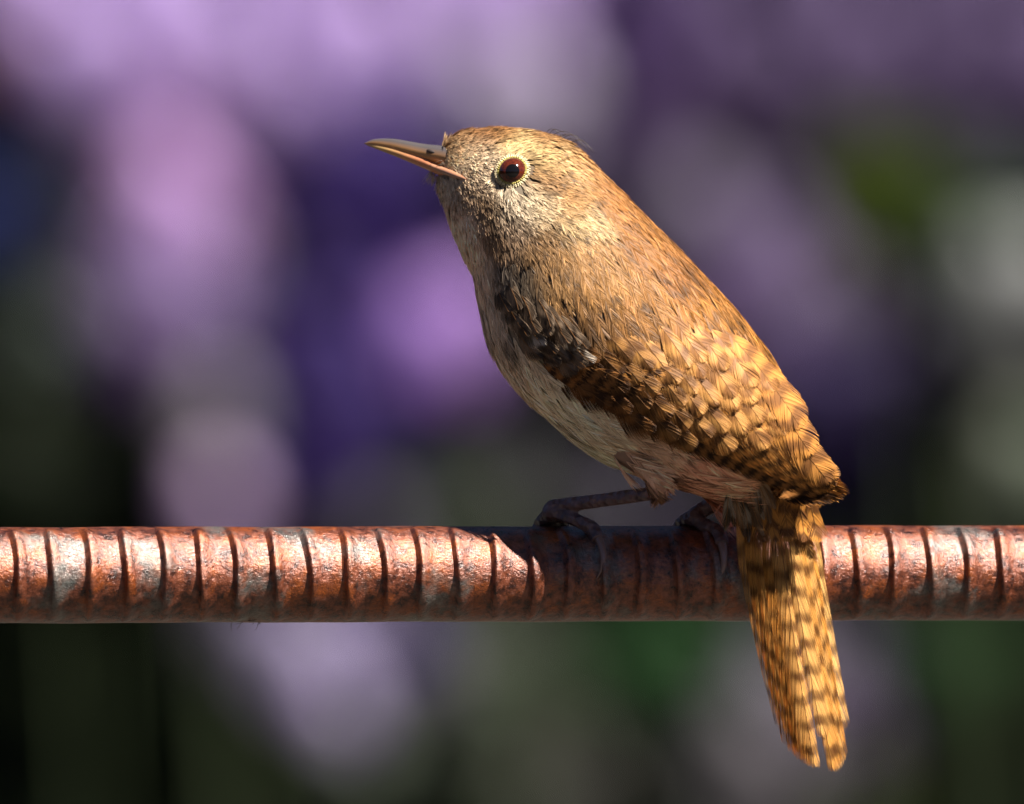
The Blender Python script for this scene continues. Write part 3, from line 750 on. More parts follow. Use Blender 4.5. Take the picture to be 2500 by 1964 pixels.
# ------------------------------------------------------------------ beak
def mandible(name, rows, colf):
    """rows: top x,y  bottom x,y  half width px"""
    r = catmull(rows, 26); V = []; C = []; seg = 20
    for tx, ty, bx, by, hw in r:
        cx, cy = (tx + bx) / 2, (ty + by) / 2; c = P(cx, cy, sag_y(cx))
        H = HV * ((tx - bx) / 2 * S) + A3(0, 0, (by - ty) / 2 * S)
        for j in range(seg):
            a = 2 * math.pi * j / seg
            sa = math.sin(a); ca = math.cos(a)
            V.append(c + ca * H + math.copysign(abs(sa) ** 0.85, sa) * LAT * hw * S)
            C.append(colf((tx - 890) / 200, ca))
    k = len(r); F = []
    for i in range(k - 1):
        for j in range(seg): F.append((i * seg + j, i * seg + (j + 1) % seg, (i + 1) * seg + (j + 1) % seg, (i + 1) * seg + j))
    F.append(tuple(range(seg))[::-1]); F.append(tuple((k - 1) * seg + j for j in range(seg)))
    m = py_mesh(name, np.array(V) - ROOT, F)
    a = m.color_attributes.new('Col', 'FLOAT_COLOR', 'POINT'); a.data.foreach_set('color', np.concatenate([np.array(C), np.ones((len(C), 1))], 1).astype(np.float32).ravel())
    return link(name, m, M_BEAK, bird)
def cu(t, ca):   # dark ridge, horn-yellow cutting edge
    k = smooth(-0.4, 0.6, np.array(ca)); return np.array([.42, .20, .06]) * (1 - k) + np.array([.05, .045, .045]) * k
def cl(t, ca):
    k = float(smooth(0.15, 0.75, np.array(t))); return np.array([.46, .28, .10]) * (1 - k) + np.array([.52, .19, .085]) * k
up = mandible('upper_beak', [(889, 350, 889, 352, 1), (915, 340, 912, 356, 7), (957, 339, 955, 368, 13), (998, 345, 996, 381, 19), (1039, 352, 1038, 394, 25), (1080, 356, 1085, 408, 37), (1125, 362, 1133, 428, 52)], cu)
mandible('lower_beak', [(895, 351, 895, 355, 1), (914, 352, 916, 363, 6), (957, 358, 957, 379, 12.5), (998, 369, 998, 396, 18.5), (1039, 381, 1040, 414, 24.5), (1082, 404, 1085, 434, 40), (1128, 422, 1132, 448, 60)], cl)
M_NOSE, t_, b_ = mat_new('nostril'); b_.inputs['Base Color'].default_value = (0.02, 0.012, 0.01, 1); b_.inputs['Roughness'].default_value = 0.5
for sgn in (-1, 1):
    pts = catmull([(1046, 368, 23), (1058, 371, 26), (1072, 375, 29)], 8)
    c = P(pts[:, 0], pts[:, 1], sag_y(pts[:, 0])) + np.multiply.outer(sgn * (pts[:, 2]) * S * 0.99, LAT)
    if sgn < 0: pass
    V, F = tube(c, np.array([.2, .6, .9, 1, 1, .9, .8, .6]) * 5.5 * S, 8)
    link('nostril', py_mesh('nostril', V - ROOT, F), M_NOSE, up)

# fleshy gape running back from the bill into the cheek, on both sides
gp = catmull([(1050, 404, 5), (1080, 416, 8), (1108, 427, 8), (1132, 436, 4.5), (1144, 441, 1.5)], 14)
gy = []
for a_, b_, r_ in gp:
    h_ = front_hit(a_, b_); gy.append(h_[0][1] - 0.00045 if h_ is not None else sag_y(a_) - 34 * S)
gy = np.minimum(np.array(gy), sag_y(gp[:, 0]) - 30 * S); gy = np.convolve(np.pad(gy, 2, 'edge'), np.ones(5) / 5, 'valid')
for far in (0, 1):
    pth = P(gp[:, 0], gp[:, 1], gy)
    if far: pth = mirror(pth)
    V, F = tube(pth, gp[:, 2] * S, 10); m = py_mesh('gape', V - ROOT, F)
    a_ = m.color_attributes.new('Col', 'FLOAT_COLOR', 'POINT'); a_.data.foreach_set('color', np.tile(np.array([.40, .185, .10, 1], np.float32), len(V)))
    link('gape', m, M_BEAK, bird)

# ------------------------------------------------------------------ eyes
hit, hn = front_hit(*EYE)
def ball(c, ax, r, ang0, ang1, seg=32, rings=18):
    ax = ax / np.linalg.norm(ax); u = np.cross(ax, A3(0, 0, 1)); u /= np.linalg.norm(u); v = np.cross(ax, u)
    V = []; F = []
    for i in range(rings + 1):
        t = ang0 + (ang1 - ang0) * i / rings
        for j in range(seg):
            a = 2 * math.pi * j / seg
            V.append(c + r * (math.cos(t) * ax + math.sin(t) * (math.cos(a) * u + math.sin(a) * v)))
    for i in range(rings):
        for j in range(seg): F.append((i * seg + j, (i + 1) * seg + j, (i + 1) * seg + (j + 1) % seg, i * seg + (j + 1) % seg))
    return np.array(V), F
ER = 36.5 * S
ax_near = A3(0.02, -1, 0.0) * 0.75 + hn * 0.25; ax_near /= np.linalg.norm(ax_near)
ring_near = hn * 0.65 + ax_near * 0.35; ring_near /= np.linalg.norm(ring_near)
ec_near = hit - ring_near * ER * 0.16
r_e = np.random.default_rng(3)
for far in (0, 1):
    c, ax, rx = ec_near, ax_near, ring_near
    if far: c = mirror(c); ax = ax - 2 * (ax @ LAT) * LAT; rx = rx - 2 * (rx @ LAT) * LAT
    V, F = ball(c, ax, ER, 0.02, 2.4)
    eye = link('eye', py_mesh('eye', V - ROOT, F), M_IRIS, bird)
    V, F = ball(c, ax, ER * 1.006, 0.002, 0.47, 32, 8)
    link('pupil', py_mesh('pupil', V - ROOT, F), M_PUPIL, eye)
    # eye ring of tiny pale bead-like feathers in two rows
    ax = rx; u = np.cross(ax, A3(0, 0, 1)); u /= np.linalg.norm(u); v = np.cross(ax, u)
    parts = []; cols = []
    for row, (rad, nbd, sz, colr) in enumerate([(34, 50, 2.3, (.42, .34, .10)), (38, 46, 2.9, (.60, .51, .30)), (42, 44, 2.8, (.50, .40, .24))]):
        for j in range(nbd):
            a = 2 * math.pi * (j + .5 * row) / nbd + r_e.normal(0, .02)
            dirv = math.cos(a) * u + math.sin(a) * v
            z = math.sqrt(max(0, ER ** 2 - (min(rad, 34) * S) ** 2)) + (0.00012 if row == 0 else -0.00008 * row)
            p = c + dirv * rad * S + ax * z
            vv_, ff_ = tube([p - dirv * sz * S * .9, p - dirv * sz * S * .4 + ax * sz * S * .2, p + dirv * sz * S * .6 + ax * sz * S * .1, p + dirv * sz * S * 1.05 - ax * sz * S * .5], np.array([.6, .95, .9, .5]) * sz * S, 6)
            parts.append((vv_, ff_)); cols.append(np.tile(np.array(colr) * r_e.uniform(.75, 1.1), (len(vv_), 1)))
    V, F = join(parts); m = py_mesh('eye_ring', V - ROOT, F); C = np.concatenate(cols)
    a_ = m.color_attributes.new('Col', 'FLOAT_COLOR', 'POINT'); a_.data.foreach_set('color', np.concatenate([C, np.ones((len(C), 1))], 1).astype(np.float32).ravel())
    link('eye_ring', m, M_FEATHER, eye)

# a few stray crown wisps
parts = []
for i in range(9):
    x0 = 1330 + i * 7; y0 = 326 + i * 3.5
    pts = catmull([(x0, y0 + 4), (x0 + 16, y0 - 8 + random.gauss(0, 3)), (x0 + 42, y0 - 6 + random.gauss(0, 5)), (x0 + 66, y0 + 16 + random.gauss(0, 6))], 10)
    parts.append(tube(P(pts[:, 0], pts[:, 1], sag_y(pts[:, 0]) + random.uniform(-.001, .001)), np.linspace(1.0, 0.35, 10) * S, 5))
V, F = join(parts); link('crown_wisp', py_mesh('crown_wisp', V - ROOT, F), M_FIBRE, bird, 'stuff')

# fine bristles at the base of the bill and pale chin hairs
for nm, cnt_, colr in (('chin_hair', 46, (.55, .45, .34)), ('bristle', 16, (.10, .07, .05))):
    parts = []
    for i in range(cnt_):
        sd = random.choice((-1, -1, 1)); q_ = random.random()
        if nm == 'chin_hair':
            x0, y0 = 1052 + 30 * q_, 418 + 26 * q_; dx, dy, ln = -0.5 + .3 * random.gauss(0, 1), 1.0, random.uniform(10, 24); hw = random.uniform(0, 26)
        else:
            x0, y0 = 1088 + 22 * q_, 392 + 24 * q_; dx, dy, ln = -1.0, .35 + .25 * random.gauss(0, 1), random.uniform(12, 26); hw = 40 + 10 * q_
        pts = np.array([(x0 + dx * ln * f_, y0 + dy * ln * f_ + 4 * f_ * f_) for f_ in np.linspace(0, 1, 5)])
        pp = P(pts[:, 0], pts[:, 1], sag_y(pts[:, 0])) + LAT * sd * hw * S
        parts.append(tube(pp, np.linspace(1.0, .4, 5) * S, 4))
    V, F = join(parts); m = py_mesh(nm, V - ROOT, F)
    a_ = m.color_attributes.new('Col', 'FLOAT_COLOR', 'POINT'); a_.data.foreach_set('color', np.tile(np.array([*colr, 1], np.float32), len(V)))
    link(nm, m, M_FEATHER, bird, 'stuff')

# ------------------------------------------------------------------ legs
def bar_front(px, py, off):
    """depth just proud of the bar's camera-facing surface"""
    h = (BPY - py) / 113.0
    return bar_y(px) - BR * math.sqrt(max(0.0, 1 - h * h)) - off
def bar_back(px, py, off):
    h = (BPY - py) / 113.0
    return bar_y(px) + BR * math.sqrt(max(0.0, 1 - h * h)) + off
def chain(rows, n=22, fat=1.0):
    r = catmull(rows, n); return tube(P(r[:, 0], r[:, 1], r[:, 2]), r[:, 3] * S * fat, 12)
def leg(shank, toes, claws):
    parts = [chain(shank, 30, 1.2)] + [chain(t, 22, 1.2) for t in toes]
    V, F = join(parts)
    m = remesh(py_mesh('leg', V, F), 0.00022, 2)
    n = len(m.vertices); c = np.empty(n * 3, np.float32); m.vertices.foreach_get('co', c); c = c.reshape(-1, 3) - ROOT
    m.vertices.foreach_set('co', c.astype(np.float32).ravel()); m.update()
    lg = link('leg', m, M_LEG, bird)
    for cl_ in claws:
        V, F = chain(cl_, 16); link('claw', py_mesh('claw', V - ROOT, F), M_CLAW, lg)
yb = bar_y
leg([(1612, 1194, -0.0130, 15), (1604, 1202, -0.0129, 17), (1585, 1206, -0.0123, 14), (1540, 1212, -0.0104, 14.5), (1470, 1222, -0.0075, 14), (1410, 1230, -0.0050, 15), (1375, 1236, -0.0036, 16), (1350, 1244, -0.0030, 20), (1345, 1262, -0.0028, 20)],
    [[(1352, 1248, -0.0030, 17), (1385, 1262, bar_front(1385, 1290, .0008), 14), (1420, 1276, bar_front(1420, 1296, .0009), 14), (1448, 1294, bar_front(1448, 1300, .0010), 16), (1460, 1318, bar_front(1460, 1318, .0008), 13)],
     [(1348, 1250, -0.0028, 17), (1328, 1268, 0.0000, 14), (1316, 1284, 0.0028, 13), (1308, 1310, bar_back(1308, 1310, .0006), 12), (1304, 1350, bar_back(1304, 1350, .0006), 10)],
     [(1350, 1250, -0.0026, 17), (1345, 1266, 0.0004, 14), (1343, 1283, 0.0032, 13), (1342, 1312, bar_back(1342, 1312, .0006), 12), (1340, 1365, bar_back(1340, 1365, .0006), 10)],
     [(1352, 1250, -0.0026, 17), (1366, 1266, 0.0004, 14), (1374, 1283, 0.0034, 13), (1380, 1312, bar_back(1380, 1312, .0006), 12), (1384, 1345, bar_back(1384, 1345, .0006), 10)]],
    [[(1456, 1306, bar_front(1456, 1306, .0010), 11), (1468, 1330, bar_front(1468, 1330, .0010), 9.5), (1473, 1362, bar_front(1473, 1362, .0009), 7.5), (1468, 1392, bar_front(1468, 1392, .0006), 4.5), (1456, 1414, bar_front(1456, 1410, .0003), 1.2)],
     [(1304, 1345, bar_back(1304, 1345, .0006), 8), (1302, 1400, bar_back(1302, 1400, .0005), 5), (1304, 1430, bar_back(1304, 1430, .0002), 1)],
     [(1340, 1360, bar_back(1340, 1360, .0006), 8), (1339, 1410, bar_back(1339, 1410, .0005), 5), (1341, 1440, bar_back(1341, 1440, .0002), 1)],
     [(1384, 1340, bar_back(1384, 1340, .0006), 8), (1386, 1390, bar_back(1386, 1390, .0005), 5), (1384, 1420, bar_back(1384, 1420, .0002), 1)]])
leg([(1762, 1216, 0.0000, 14), (1748, 1228, 0.0006, 18), (1725, 1240, 0.0012, 17), (1702, 1254, 0.0010, 17), (1690, 1268, 0.0008, 19)],
    [[(1692, 1262, 0.0008, 17), (1716, 1280, bar_front(1716, 1293, .0004), 15), (1740, 1292, bar_front(1740, 1298, .0008), 15), (1757, 1308, bar_front(1757, 1308, .0009), 17), (1762, 1332, bar_front(1762, 1332, .0008), 14)],
     [(1690, 1264, 0.0010, 17), (1668, 1272, 0.0030, 13), (1656, 1286, 0.0050, 12), (1650, 1312, bar_back(1650, 1312, .0006), 11), (1648, 1350, bar_back(1648, 1350, .0006), 10)],
     [(1692, 1266, 0.0010, 17), (1690, 1274, 0.0036, 13), (1688, 1286, 0.0056, 12), (1686, 1312, bar_back(1686, 1312, .0006), 11), (1684, 1360, bar_back(1684, 1360, .0006), 10)],
     [(1692, 1266, 0.0010, 17), (1712, 1274, 0.0036, 13), (1722, 1286, 0.0058, 12), (1728, 1312, bar_back(1728, 1312, .0006), 11), (1730, 1345, bar_back(1730, 1345, .0006), 10)]],
    [[(1759, 1318, bar_front(1759, 1318, .0010), 12), (1766, 1345, bar_front(1766, 1345, .0011), 10), (1767, 1375, bar_front(1767, 1375, .0009), 8), (1760, 1402, bar_front(1760, 1402, .0006), 5), (1745, 1426, bar_front(1745, 1424, .0003), 1.2)],
     [(1648, 1345, bar_back(1648, 1345, .0006), 8), (1647, 1400, bar_back(1647, 1400, .0005), 5), (1649, 1430, bar_back(1649, 1430, .0002), 1)],
     [(1684, 1355, bar_back(1684, 1355, .0006), 8), (1683, 1405, bar_back(1683, 1405, .0005), 5), (1685, 1435, bar_back(1685, 1435, .0002), 1)],
     [(1730, 1340, bar_back(1730, 1340, .0006), 8), (1731, 1390, bar_back(1731, 1390, .0005), 5), (1729, 1420, bar_back(1729, 1420, .0002), 1)]])

# ------------------------------------------------------------------ flowers and foliage behind (about 8 m beyond the bar)
rb = np.random.default_rng(11)
YB = 7.7
def flower_mesh(seed, nfl=200):
    """a panicle of small four-petalled florets on a tapering oval head of unit radius"""
    r = np.random.default_rng(seed); V = []; F = []
    for i in range(nfl):
        d = r.normal(0, 1, 3); d /= np.linalg.norm(d)
        rad = r.uniform(0.72, 1.0); p = d * rad * np.array([0.85, 0.85, 1.1]) * (1 - 0.18 * d[2])
        u = np.cross(d, [0.3, 0.2, 1]); u /= np.linalg.norm(u); v = np.cross(d, u); a0 = r.uniform(0, 1.5); sz = r.uniform(0.16, 0.26)
        for k in range(4):
            a = a0 + k * math.pi / 2; e = math.cos(a) * u + math.sin(a) * v; f = -math.sin(a) * u + math.cos(a) * v
            o = len(V)
            V += [p, p + e * sz * .6 + f * sz * .38 + d * sz * .12, p + e * sz + d * sz * .02, p + e * sz * .6 - f * sz * .38 + d * sz * .12]
            F.append((o, o + 1, o + 2, o + 3))
        o = len(V); V += [p + u * .03, p - u * .03, p * 0.25]; F.append((o, o + 1, o + 2))   # pedicel
    return py_mesh('flower_cluster', np.array(V), F, False)
def leafy_mesh(seed, nl=60):
    r = np.random.default_rng(seed); V = []; F = []
    for i in range(nl):
        d = r.normal(0, 1, 3); d /= np.linalg.norm(d); p = d * r.uniform(0.1, 0.7)
        e = d + r.normal(0, .5, 3); e /= np.linalg.norm(e); u = np.cross(e, [0.1, 0.3, 1]); u /= np.linalg.norm(u); n_ = np.cross(e, u); L = r.uniform(.35, .6); wd = L * .24
        o = len(V)
        V += [p, p + e * L * .45 + u * wd - n_ * .02, p + e * L - n_ * L * .2, p + e * L * .45 - u * wd - n_ * .02, p + e * L * .48 + n_ * L * .06]
        F += [(o, o + 1, o + 4), (o + 1, o + 2, o + 4), (o + 2, o + 3, o + 4), (o + 3, o, o + 4)]
    return py_mesh('leaf_cluster', np.array(V), F, False)
FM = [flower_mesh(i) for i in range(4)]; LM = [leafy_mesh(i) for i in range(4)]
for m in FM: m.materials.append(M_PETAL)
for m in LM: m.materials.append(M_LEAF)

def plant(name, label, cat, base_px, heads, yb=YB, group=None):
    """heads: px, py, radius px, colour, kind ('f' flowers / 'l' leaves), extra depth"""
    b = P(base_px, 982, yb); b[2] = 0.0
    root = empty(name, tuple(b)); tag(root, label, cat, group)
    hp = np.array([P(h[0], h[1], yb + h[5] * 3) for h in heads]) - b
    hub = hp.mean(0); hub[1] += 0.5; hub[2] = hp[:, 2].min() - 0.10
    t = np.linspace(0, 1, 8)[:, None]; V, F = tube(t * hub + np.sin(t * 3.1) * A3(.03, .02, 0), np.linspace(.006, .003, 8), 6)
    link('main_stem', py_mesh('main_stem', V, F), M_STEM, root)
    for i, (px, py, r, c, kd, dy) in enumerate(heads):
        y = yb + dy * 3; p = P(px, py, y); rad = r * S * (D + y) / D
        o = link('flower_cluster' if kd == 'f' else 'leaf_cluster', (FM if kd == 'f' else LM)[int(rb.integers(4))], None, root)
        o.location = tuple(p - b); o.scale = (rad, rad, rad * rb.uniform(.95, 1.1)); o.rotation_euler = tuple(rb.uniform(-.4, .4, 2)) + (rb.uniform(0, 6.28),)
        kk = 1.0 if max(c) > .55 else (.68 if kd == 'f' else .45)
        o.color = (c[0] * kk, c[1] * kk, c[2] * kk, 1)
        q = p - b; k = 9; t = np.linspace(0, 1, k)[:, None]
        mid = np.array([q[0] * .6 + hub[0] * .4, q[1] + .04, hub[2] * .5 + q[2] * .5])
        path = (1 - t) ** 2 * hub + 2 * t * (1 - t) * mid + t ** 2 * q
        V, F = tube(path, np.linspace(.0016, .0007, k), 5)
        link('stem', py_mesh('stem', V, F), M_STEM, root)
    return root

LIL = (.60, .45, .76); PNK = (.64, .41, .72); GRY = (.56, .50, .63); DVI_SHADE = (.062, .022, .24); VIO = (.30, .19, .44); DIM = (.20, .13, .30); WHT = (.48, .49, .48); GGN = (.22, .27, .19); GRN = (.035, .13, .025); OLV = (.24, .34, .03); NAV = (.035, .055, .25); MAU = (.30, .26, .34)  # the deep violet tone paints in the shade of unlit blooms
f, l = 'f', 'l'
plant('flowering_shrub', 'blurred pale lilac blooms clustered above the tip of the beak', 'flowers', 420, [(110, 90, 110, LIL, f, 0), (300, 60, 150, LIL, f, .05), (520, 60, 150, LIL, f, 0), (720, 70, 150, LIL, f, .05), (900, 60, 140, LIL, f, 0), (420, 180, 140, PNK, f, .08), (620, 210, 120, LIL, f, .05), (760, 210, 110, LIL, f, .0), (230, 210, 120, LIL, f, .1), (60, -80, 150, LIL, f, 0), (380, -110, 150, LIL, f, 0), (700, -110, 150, LIL, f, 0)])
plant('flowering_shrub', 'bright pink lilac bloom head, the largest blurred one left of the bird', 'flowers', 430, [(400, 440, 130, PNK, f, 0), (480, 510, 120, PNK, f, .05), (380, 560, 120, LIL, f, .0), (520, 600, 100, GRY, f, .08), (450, 650, 110, LIL, f, .05), (330, 400, 110, GRY, f, .1), (380, 300, 110, PNK, f, .1)])
plant('flowering_shrub', 'blurred greyish lilac blooms over the head of the bird', 'flowers', 1200, [(1080, 60, 140, LIL, f, .0), (1230, 60, 150, LIL, f, .05), (1180, 180, 120, GRY, f, .0), (1320, 210, 120, GRY, f, .05), (1290, 330, 90, GRY, f, .1), (1100, -100, 140, LIL, f, 0), (1300, -90, 140, LIL, f, 0), (1000, 130, 90, GRY, f, .15)])
plant('flowering_shrub', 'mid purple bloom head behind the breast of the bird', 'flowers', 1080, [(1050, 790, 120, (.42, .24, .60), f, -.1), (1120, 850, 100, (.42, .24, .58), f, -.05), (1150, 740, 110, (.46, .28, .62), f, 0)])
plant('flowering_shrub', 'pale greyish pink bloom standing just above the left of the bar', 'flowers', 520, [(520, 1010, 100, (.5, .46, .5), f, 0), (560, 1090, 100, (.55, .5, .55), f, .05), (530, 1200, 90, (.6, .45, .66), f, .0), (560, 1280, 90, (.62, .44, .7), f, .05), (560, 1380, 90, (.55, .42, .66), f, .05)])
plant('flowering_shrub', 'pale lilac blooms hanging below the left half of the bar', 'flowers', 740, [(640, 1490, 90, (.4, .36, .5), f, .05), (740, 1560, 100, (.52, .45, .66), f, 0), (780, 1640, 100, (.52, .46, .62), f, .05), (820, 1720, 80, (.5, .43, .62), f, 0), (700, 1600, 90, (.5, .42, .62), f, .1), (860, 1520, 80, (.45, .4, .52), f, .1), (560, 1540, 70, MAU, f, .2), (880, 1850, 80, GGN, f, .2)])
plant('dark_flowering_shrub', 'mass of blooms between the pale lilac heads, shade painted in as deep violet', 'flowers', 850, [(850, 330, 130, DVI_SHADE, f, .35), (980, 380, 150, DVI_SHADE, f, .35), (760, 450, 130, DVI_SHADE, f, .4), (900, 560, 160, DVI_SHADE, f, .35), (760, 680, 150, (.06, .035, .10), f, .4), (820, 820, 160, DVI_SHADE, f, .35), (650, 830, 140, DVI_SHADE, f, .4), (900, 980, 160, DVI_SHADE, f, .35), (760, 1080, 150, DVI_SHADE, f, .35), (1050, 1030, 150, (.09, .035, .17), f, .35), (930, 1150, 150, DVI_SHADE, f, .35), (1200, 1060, 140, (.10, .04, .17), f, .4), (1300, 1100, 120, (.09, .04, .15), f, .4), (330, 800, 130, VIO, f, .3), (480, 860, 120, VIO, f, .3), (940, 1600, 110, DVI_SHADE, f, .35), (1000, 1480, 100, DVI_SHADE, f, .4), (250, 650, 110, MAU, f, .4)])
plant('dark_flowering_shrub', 'dim purple blooms filling the corner above the back of the bird', 'flowers', 1950, [(1550, 60, 140, (.10, .035, .22), f, .3), (1680, 180, 150, VIO, f, .35), (1820, 100, 150, DIM, f, .3), (1960, 200, 150, DIM, f, .35), (2100, 80, 150, DIM, f, .3), (2260, 160, 150, DIM, f, .35), (2400, 80, 150, DIM, f, .3), (2440, 250, 140, DIM, f, .35), (1560, 250, 120, DIM, f, .4), (2300, 280, 120, (.13, .10, .22), f, .4), (1800, 260, 130, DIM, f, .4), (1650, -80, 140, DIM, f, .3), (2000, -80, 140, DIM, f, .3), (2350, -80, 140, DIM, f, .3), (2600, 120, 140, DIM, f, .3)])
plant('flowering_shrub', 'dusky mauve blooms just behind the nape and back', 'flowers', 1800, [(1700, 520, 130, MAU, f, .1), (1780, 640, 120, VIO, f, .1), (1880, 560, 110, DIM, f, .15), (1940, 680, 110, MAU, f, .2), (1850, 760, 110, VIO, f, .15), (2060, 720, 100, (.14, .10, .15), f, .25), (1560, 450, 90, DIM, f, .2)])
plant('dark_flowering_shrub', 'blooms beside the folded wing tips, shade painted in as indigo', 'flowers', 2040, [(2000, 900, 140, (.12, .08, .26), f, .3), (2100, 1010, 130, (.10, .06, .2), f, .35), (2180, 880, 110, (.06, .04, .12), f, .4), (2030, 1120, 110, DVI_SHADE, f, .4)])  # indigo tones carry the shade of unlit blooms
plant('pale_seed_plant', 'big whitish seed head at the right edge above the bar', 'plant', 2450, [(2420, 650, 100, WHT, f, -.1), (2480, 760, 110, WHT, f, -.1), (2400, 740, 80, WHT, f, -.05), (2540, 650, 110, WHT, f, -.1), (2330, 640, 60, GGN, l, 0)])
plant('pale_seed_plant', 'greenish grey seed head low at the right edge touching the bar', 'plant', 2500, [(2490, 1080, 90, (.42, .45, .36), f, -.05), (2500, 1190, 90, (.5, .53, .42), f, -.05), (2560, 1120, 110, GGN, f, -.05), (2450, 1220, 60, GGN, l, 0)])
plant('leafy_shrub', 'olive green foliage spray behind the back of the bird', 'shrub', 2220, [(2080, 370, 90, OLV, l, .2), (2200, 420, 130, OLV, l, .15), (2330, 450, 130, (.09, .15, .03), l, .15), (2440, 440, 120, (.06, .13, .04), l, .15), (2230, 540, 110, GRN, l, .2), (2130, 520, 90, OLV, l, .25), (2520, 520, 120, GRN, l, .2)])
plant('leafy_shrub', 'grey green leaves peeping above the bar in front of the feet', 'shrub', 1150, [(1020, 1240, 100, GGN, l, 0), (1150, 1230, 110, GGN, l, 0), (1290, 1220, 100, (.24, .24, .22), l, 0), (1420, 1220, 90, (.2, .21, .2), l, .05), (900, 1290, 80, MAU, f, .1), (1560, 1260, 100, (.16, .13, .2), f, .1)])
plant('leafy_shrub', 'grey green leaves below the middle of the bar', 'shrub', 1200, [(1130, 1520, 100, (.36, .36, .32), l, 0), (1250, 1580, 110, GGN, l, 0), (1180, 1680, 110, GGN, l, .05), (1330, 1660, 100, (.16, .2, .11), l, .05), (1090, 1800, 100, (.15, .18, .14), l, .1), (1300, 1800, 90, (.11, .15, .06), l, .1), (1440, 1880, 110, (.3, .29, .25), l, .05), (1340, 1940, 110, (.24, .24, .2), l, .05), (1040, 1640, 70, MAU, f, .1)])
plant('leafy_shrub', 'deep green leaves under the bar beside the tail', 'shrub', 1600, [(1560, 1560, 100, (.04, .20, .04), l, .1), (1680, 1560, 110, (.07, .25, .06), l, .1), (1760, 1620, 90, (.06, .21, .05), l, .1), (1500, 1640, 90, GRN, l, .15), (1580, 1720, 90, GRN, l, .2)])
plant('flowering_shrub', 'greyish mauve blooms behind the lower end of the tail', 'flowers', 1900, [(1900, 1640, 100, MAU, f, .1), (1960, 1730, 120, MAU, f, .1), (1830, 1780, 110, (.3, .27, .3), f, .1), (1880, 1880, 130, (.32, .28, .32), f, .1), (2040, 1620, 90, DIM, f, .15), (2080, 1790, 90, (.16, .11, .2), f, .15), (1780, 1900, 100, (.28, .27, .27), f, .1), (2110, 1540, 90, (.2, .2, .2), l, .1)])
plant('leafy_shrub', 'green foliage low on the right under the bar', 'shrub', 2300, [(2250, 1560, 100, (.04, .14, .035), l, .15), (2380, 1580, 110, (.05, .18, .04), l, .15), (2480, 1540, 100, (.04, .13, .03), l, .2), (2300, 1680, 90, (.03, .12, .025), l, .2), (2120, 1930, 80, OLV, l, .15)])
plant('leafy_shrub', 'dusty grey green foliage at the left edge above the bar', 'shrub', 110, [(130, 780, 110, (.20, .26, .22), l, 0), (80, 860, 90, GGN, l, .05), (200, 560, 100, (.25, .27, .25), l, .1), (240, 400, 90, (.3, .3, .3), l, .15), (60, 1020, 90, (.04, .06, .02), l, .2), (170, 1140, 90, (.04, .06, .03), l, .25)])
plant('blue_flowering_plant', 'dark blue bloom cut by the left edge level with the beak', 'flowers', 0, [(0, 480, 90, NAV, f, .1), (20, 560, 70, NAV, f, .1), (-90, 520, 110, NAV, f, .1)])
plant('red_flowering_plant', 'dull wine red bloom in the corner left of the lilac blooms', 'flowers', -40, [(0, 60, 70, (.14, .03, .06), f, -.05), (-60, 120, 90, (.14, .03, .06), f, -.05)])

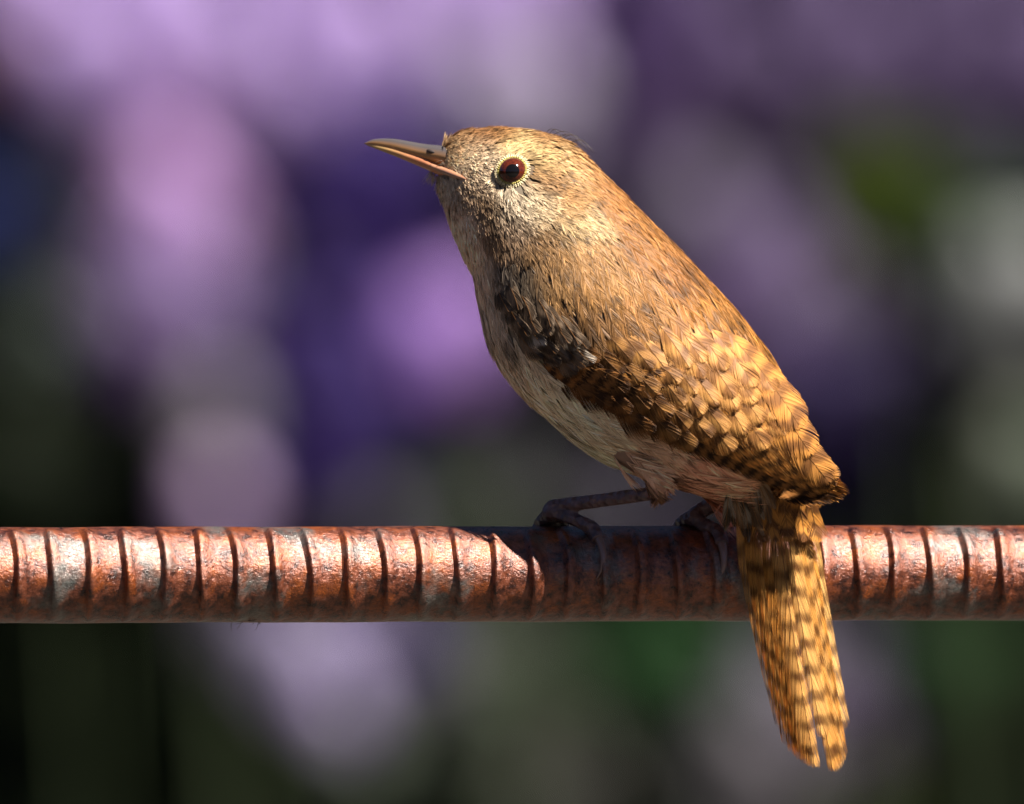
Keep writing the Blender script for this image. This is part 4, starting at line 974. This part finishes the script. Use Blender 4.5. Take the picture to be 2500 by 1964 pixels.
# dense dark hedge closing the view, plus added unseen overhang and ring blocking light
HY = 11.0
nl = 60000
c = np.stack([rb.uniform(-7, 7, nl), HY + np.abs(rb.normal(0, .5, nl)), rb.uniform(0, 4.2, nl)], -1)
c[:, 1] += 0.4 * np.sin(c[:, 0] * 1.6) + 0.3 * np.sin(c[:, 2] * 2.3 + c[:, 0])
c[:, 2] += 0.2 * np.sin(c[:, 0] * 3)
no = 16000
c2 = np.stack([rb.uniform(-8, 11, no), rb.uniform(8.4, 11.6, no), rb.uniform(3.3, 5.2, no)], -1)  # overhang added above the view to keep sun off the hedge face
c2[:, 2] += .25 * np.sin(c2[:, 0] * 2) + .2 * np.sin(c2[:, 1] * 3 + c2[:, 0])
nr_ = 26000; th = rb.uniform(0, 2 * math.pi, nr_); rr_ = 12.5 + np.abs(rb.normal(0, .5, nr_)) + .4 * np.sin(th * 9)  # ring added all round, out of view, to cut sky fill and horizon reflection
c3 = np.stack([rr_ * np.cos(th), rr_ * np.sin(th), rb.uniform(0, 3.6, nr_) + .3 * np.sin(th * 17)], -1)
c = np.concatenate([c, c3, c2]); nl += no + nr_
e = rb.normal(0, 1, (nl, 3)); e /= np.linalg.norm(e, axis=1)[:, None]; u = np.cross(e, rb.normal(0, 1, (nl, 3))); u /= np.linalg.norm(u, axis=1)[:, None]
Lh = np.where(np.arange(nl) < nl - no - nr_, rb.uniform(.08, .15, nl), rb.uniform(.2, .34, nl))[:, None]
v = np.stack([c, c + e * Lh * .5 + u * Lh * .26, c + e * Lh, c + e * Lh * .5 - u * Lh * .26], 1).reshape(-1, 3)
q = np.arange(nl * 4).reshape(-1, 4)
hr = empty('hedge', (0, HY + 0.8, 0)); tag(hr, 'dense dark evergreen hedge closing off the background, with added unseen overhang and ring blocking light', 'hedge')
o = link('foliage', np_mesh('foliage', v - A3(0, HY + 0.8, 0), q), M_HEDGE, hr, 'stuff')
# solid backing behind the hedge leaves and behind the added ring
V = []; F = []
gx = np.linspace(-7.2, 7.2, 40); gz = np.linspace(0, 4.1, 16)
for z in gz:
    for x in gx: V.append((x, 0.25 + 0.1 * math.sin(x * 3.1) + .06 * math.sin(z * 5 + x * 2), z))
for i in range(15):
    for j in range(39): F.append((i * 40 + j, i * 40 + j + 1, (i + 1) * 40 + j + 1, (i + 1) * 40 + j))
th = np.linspace(0, 2 * math.pi, 73); o_ = len(V)  # unseen ring wall, added to block low sky light
for a_ in th: V += [(13.2 * math.cos(a_), 13.2 * math.sin(a_) - HY - .8, -.2), (13.2 * math.cos(a_), 13.2 * math.sin(a_) - HY - .8, 3.3 + .25 * math.sin(a_ * 11))]
for j in range(72): F.append((o_ + 2 * j, o_ + 2 * j + 2, o_ + 2 * j + 3, o_ + 2 * j + 1))
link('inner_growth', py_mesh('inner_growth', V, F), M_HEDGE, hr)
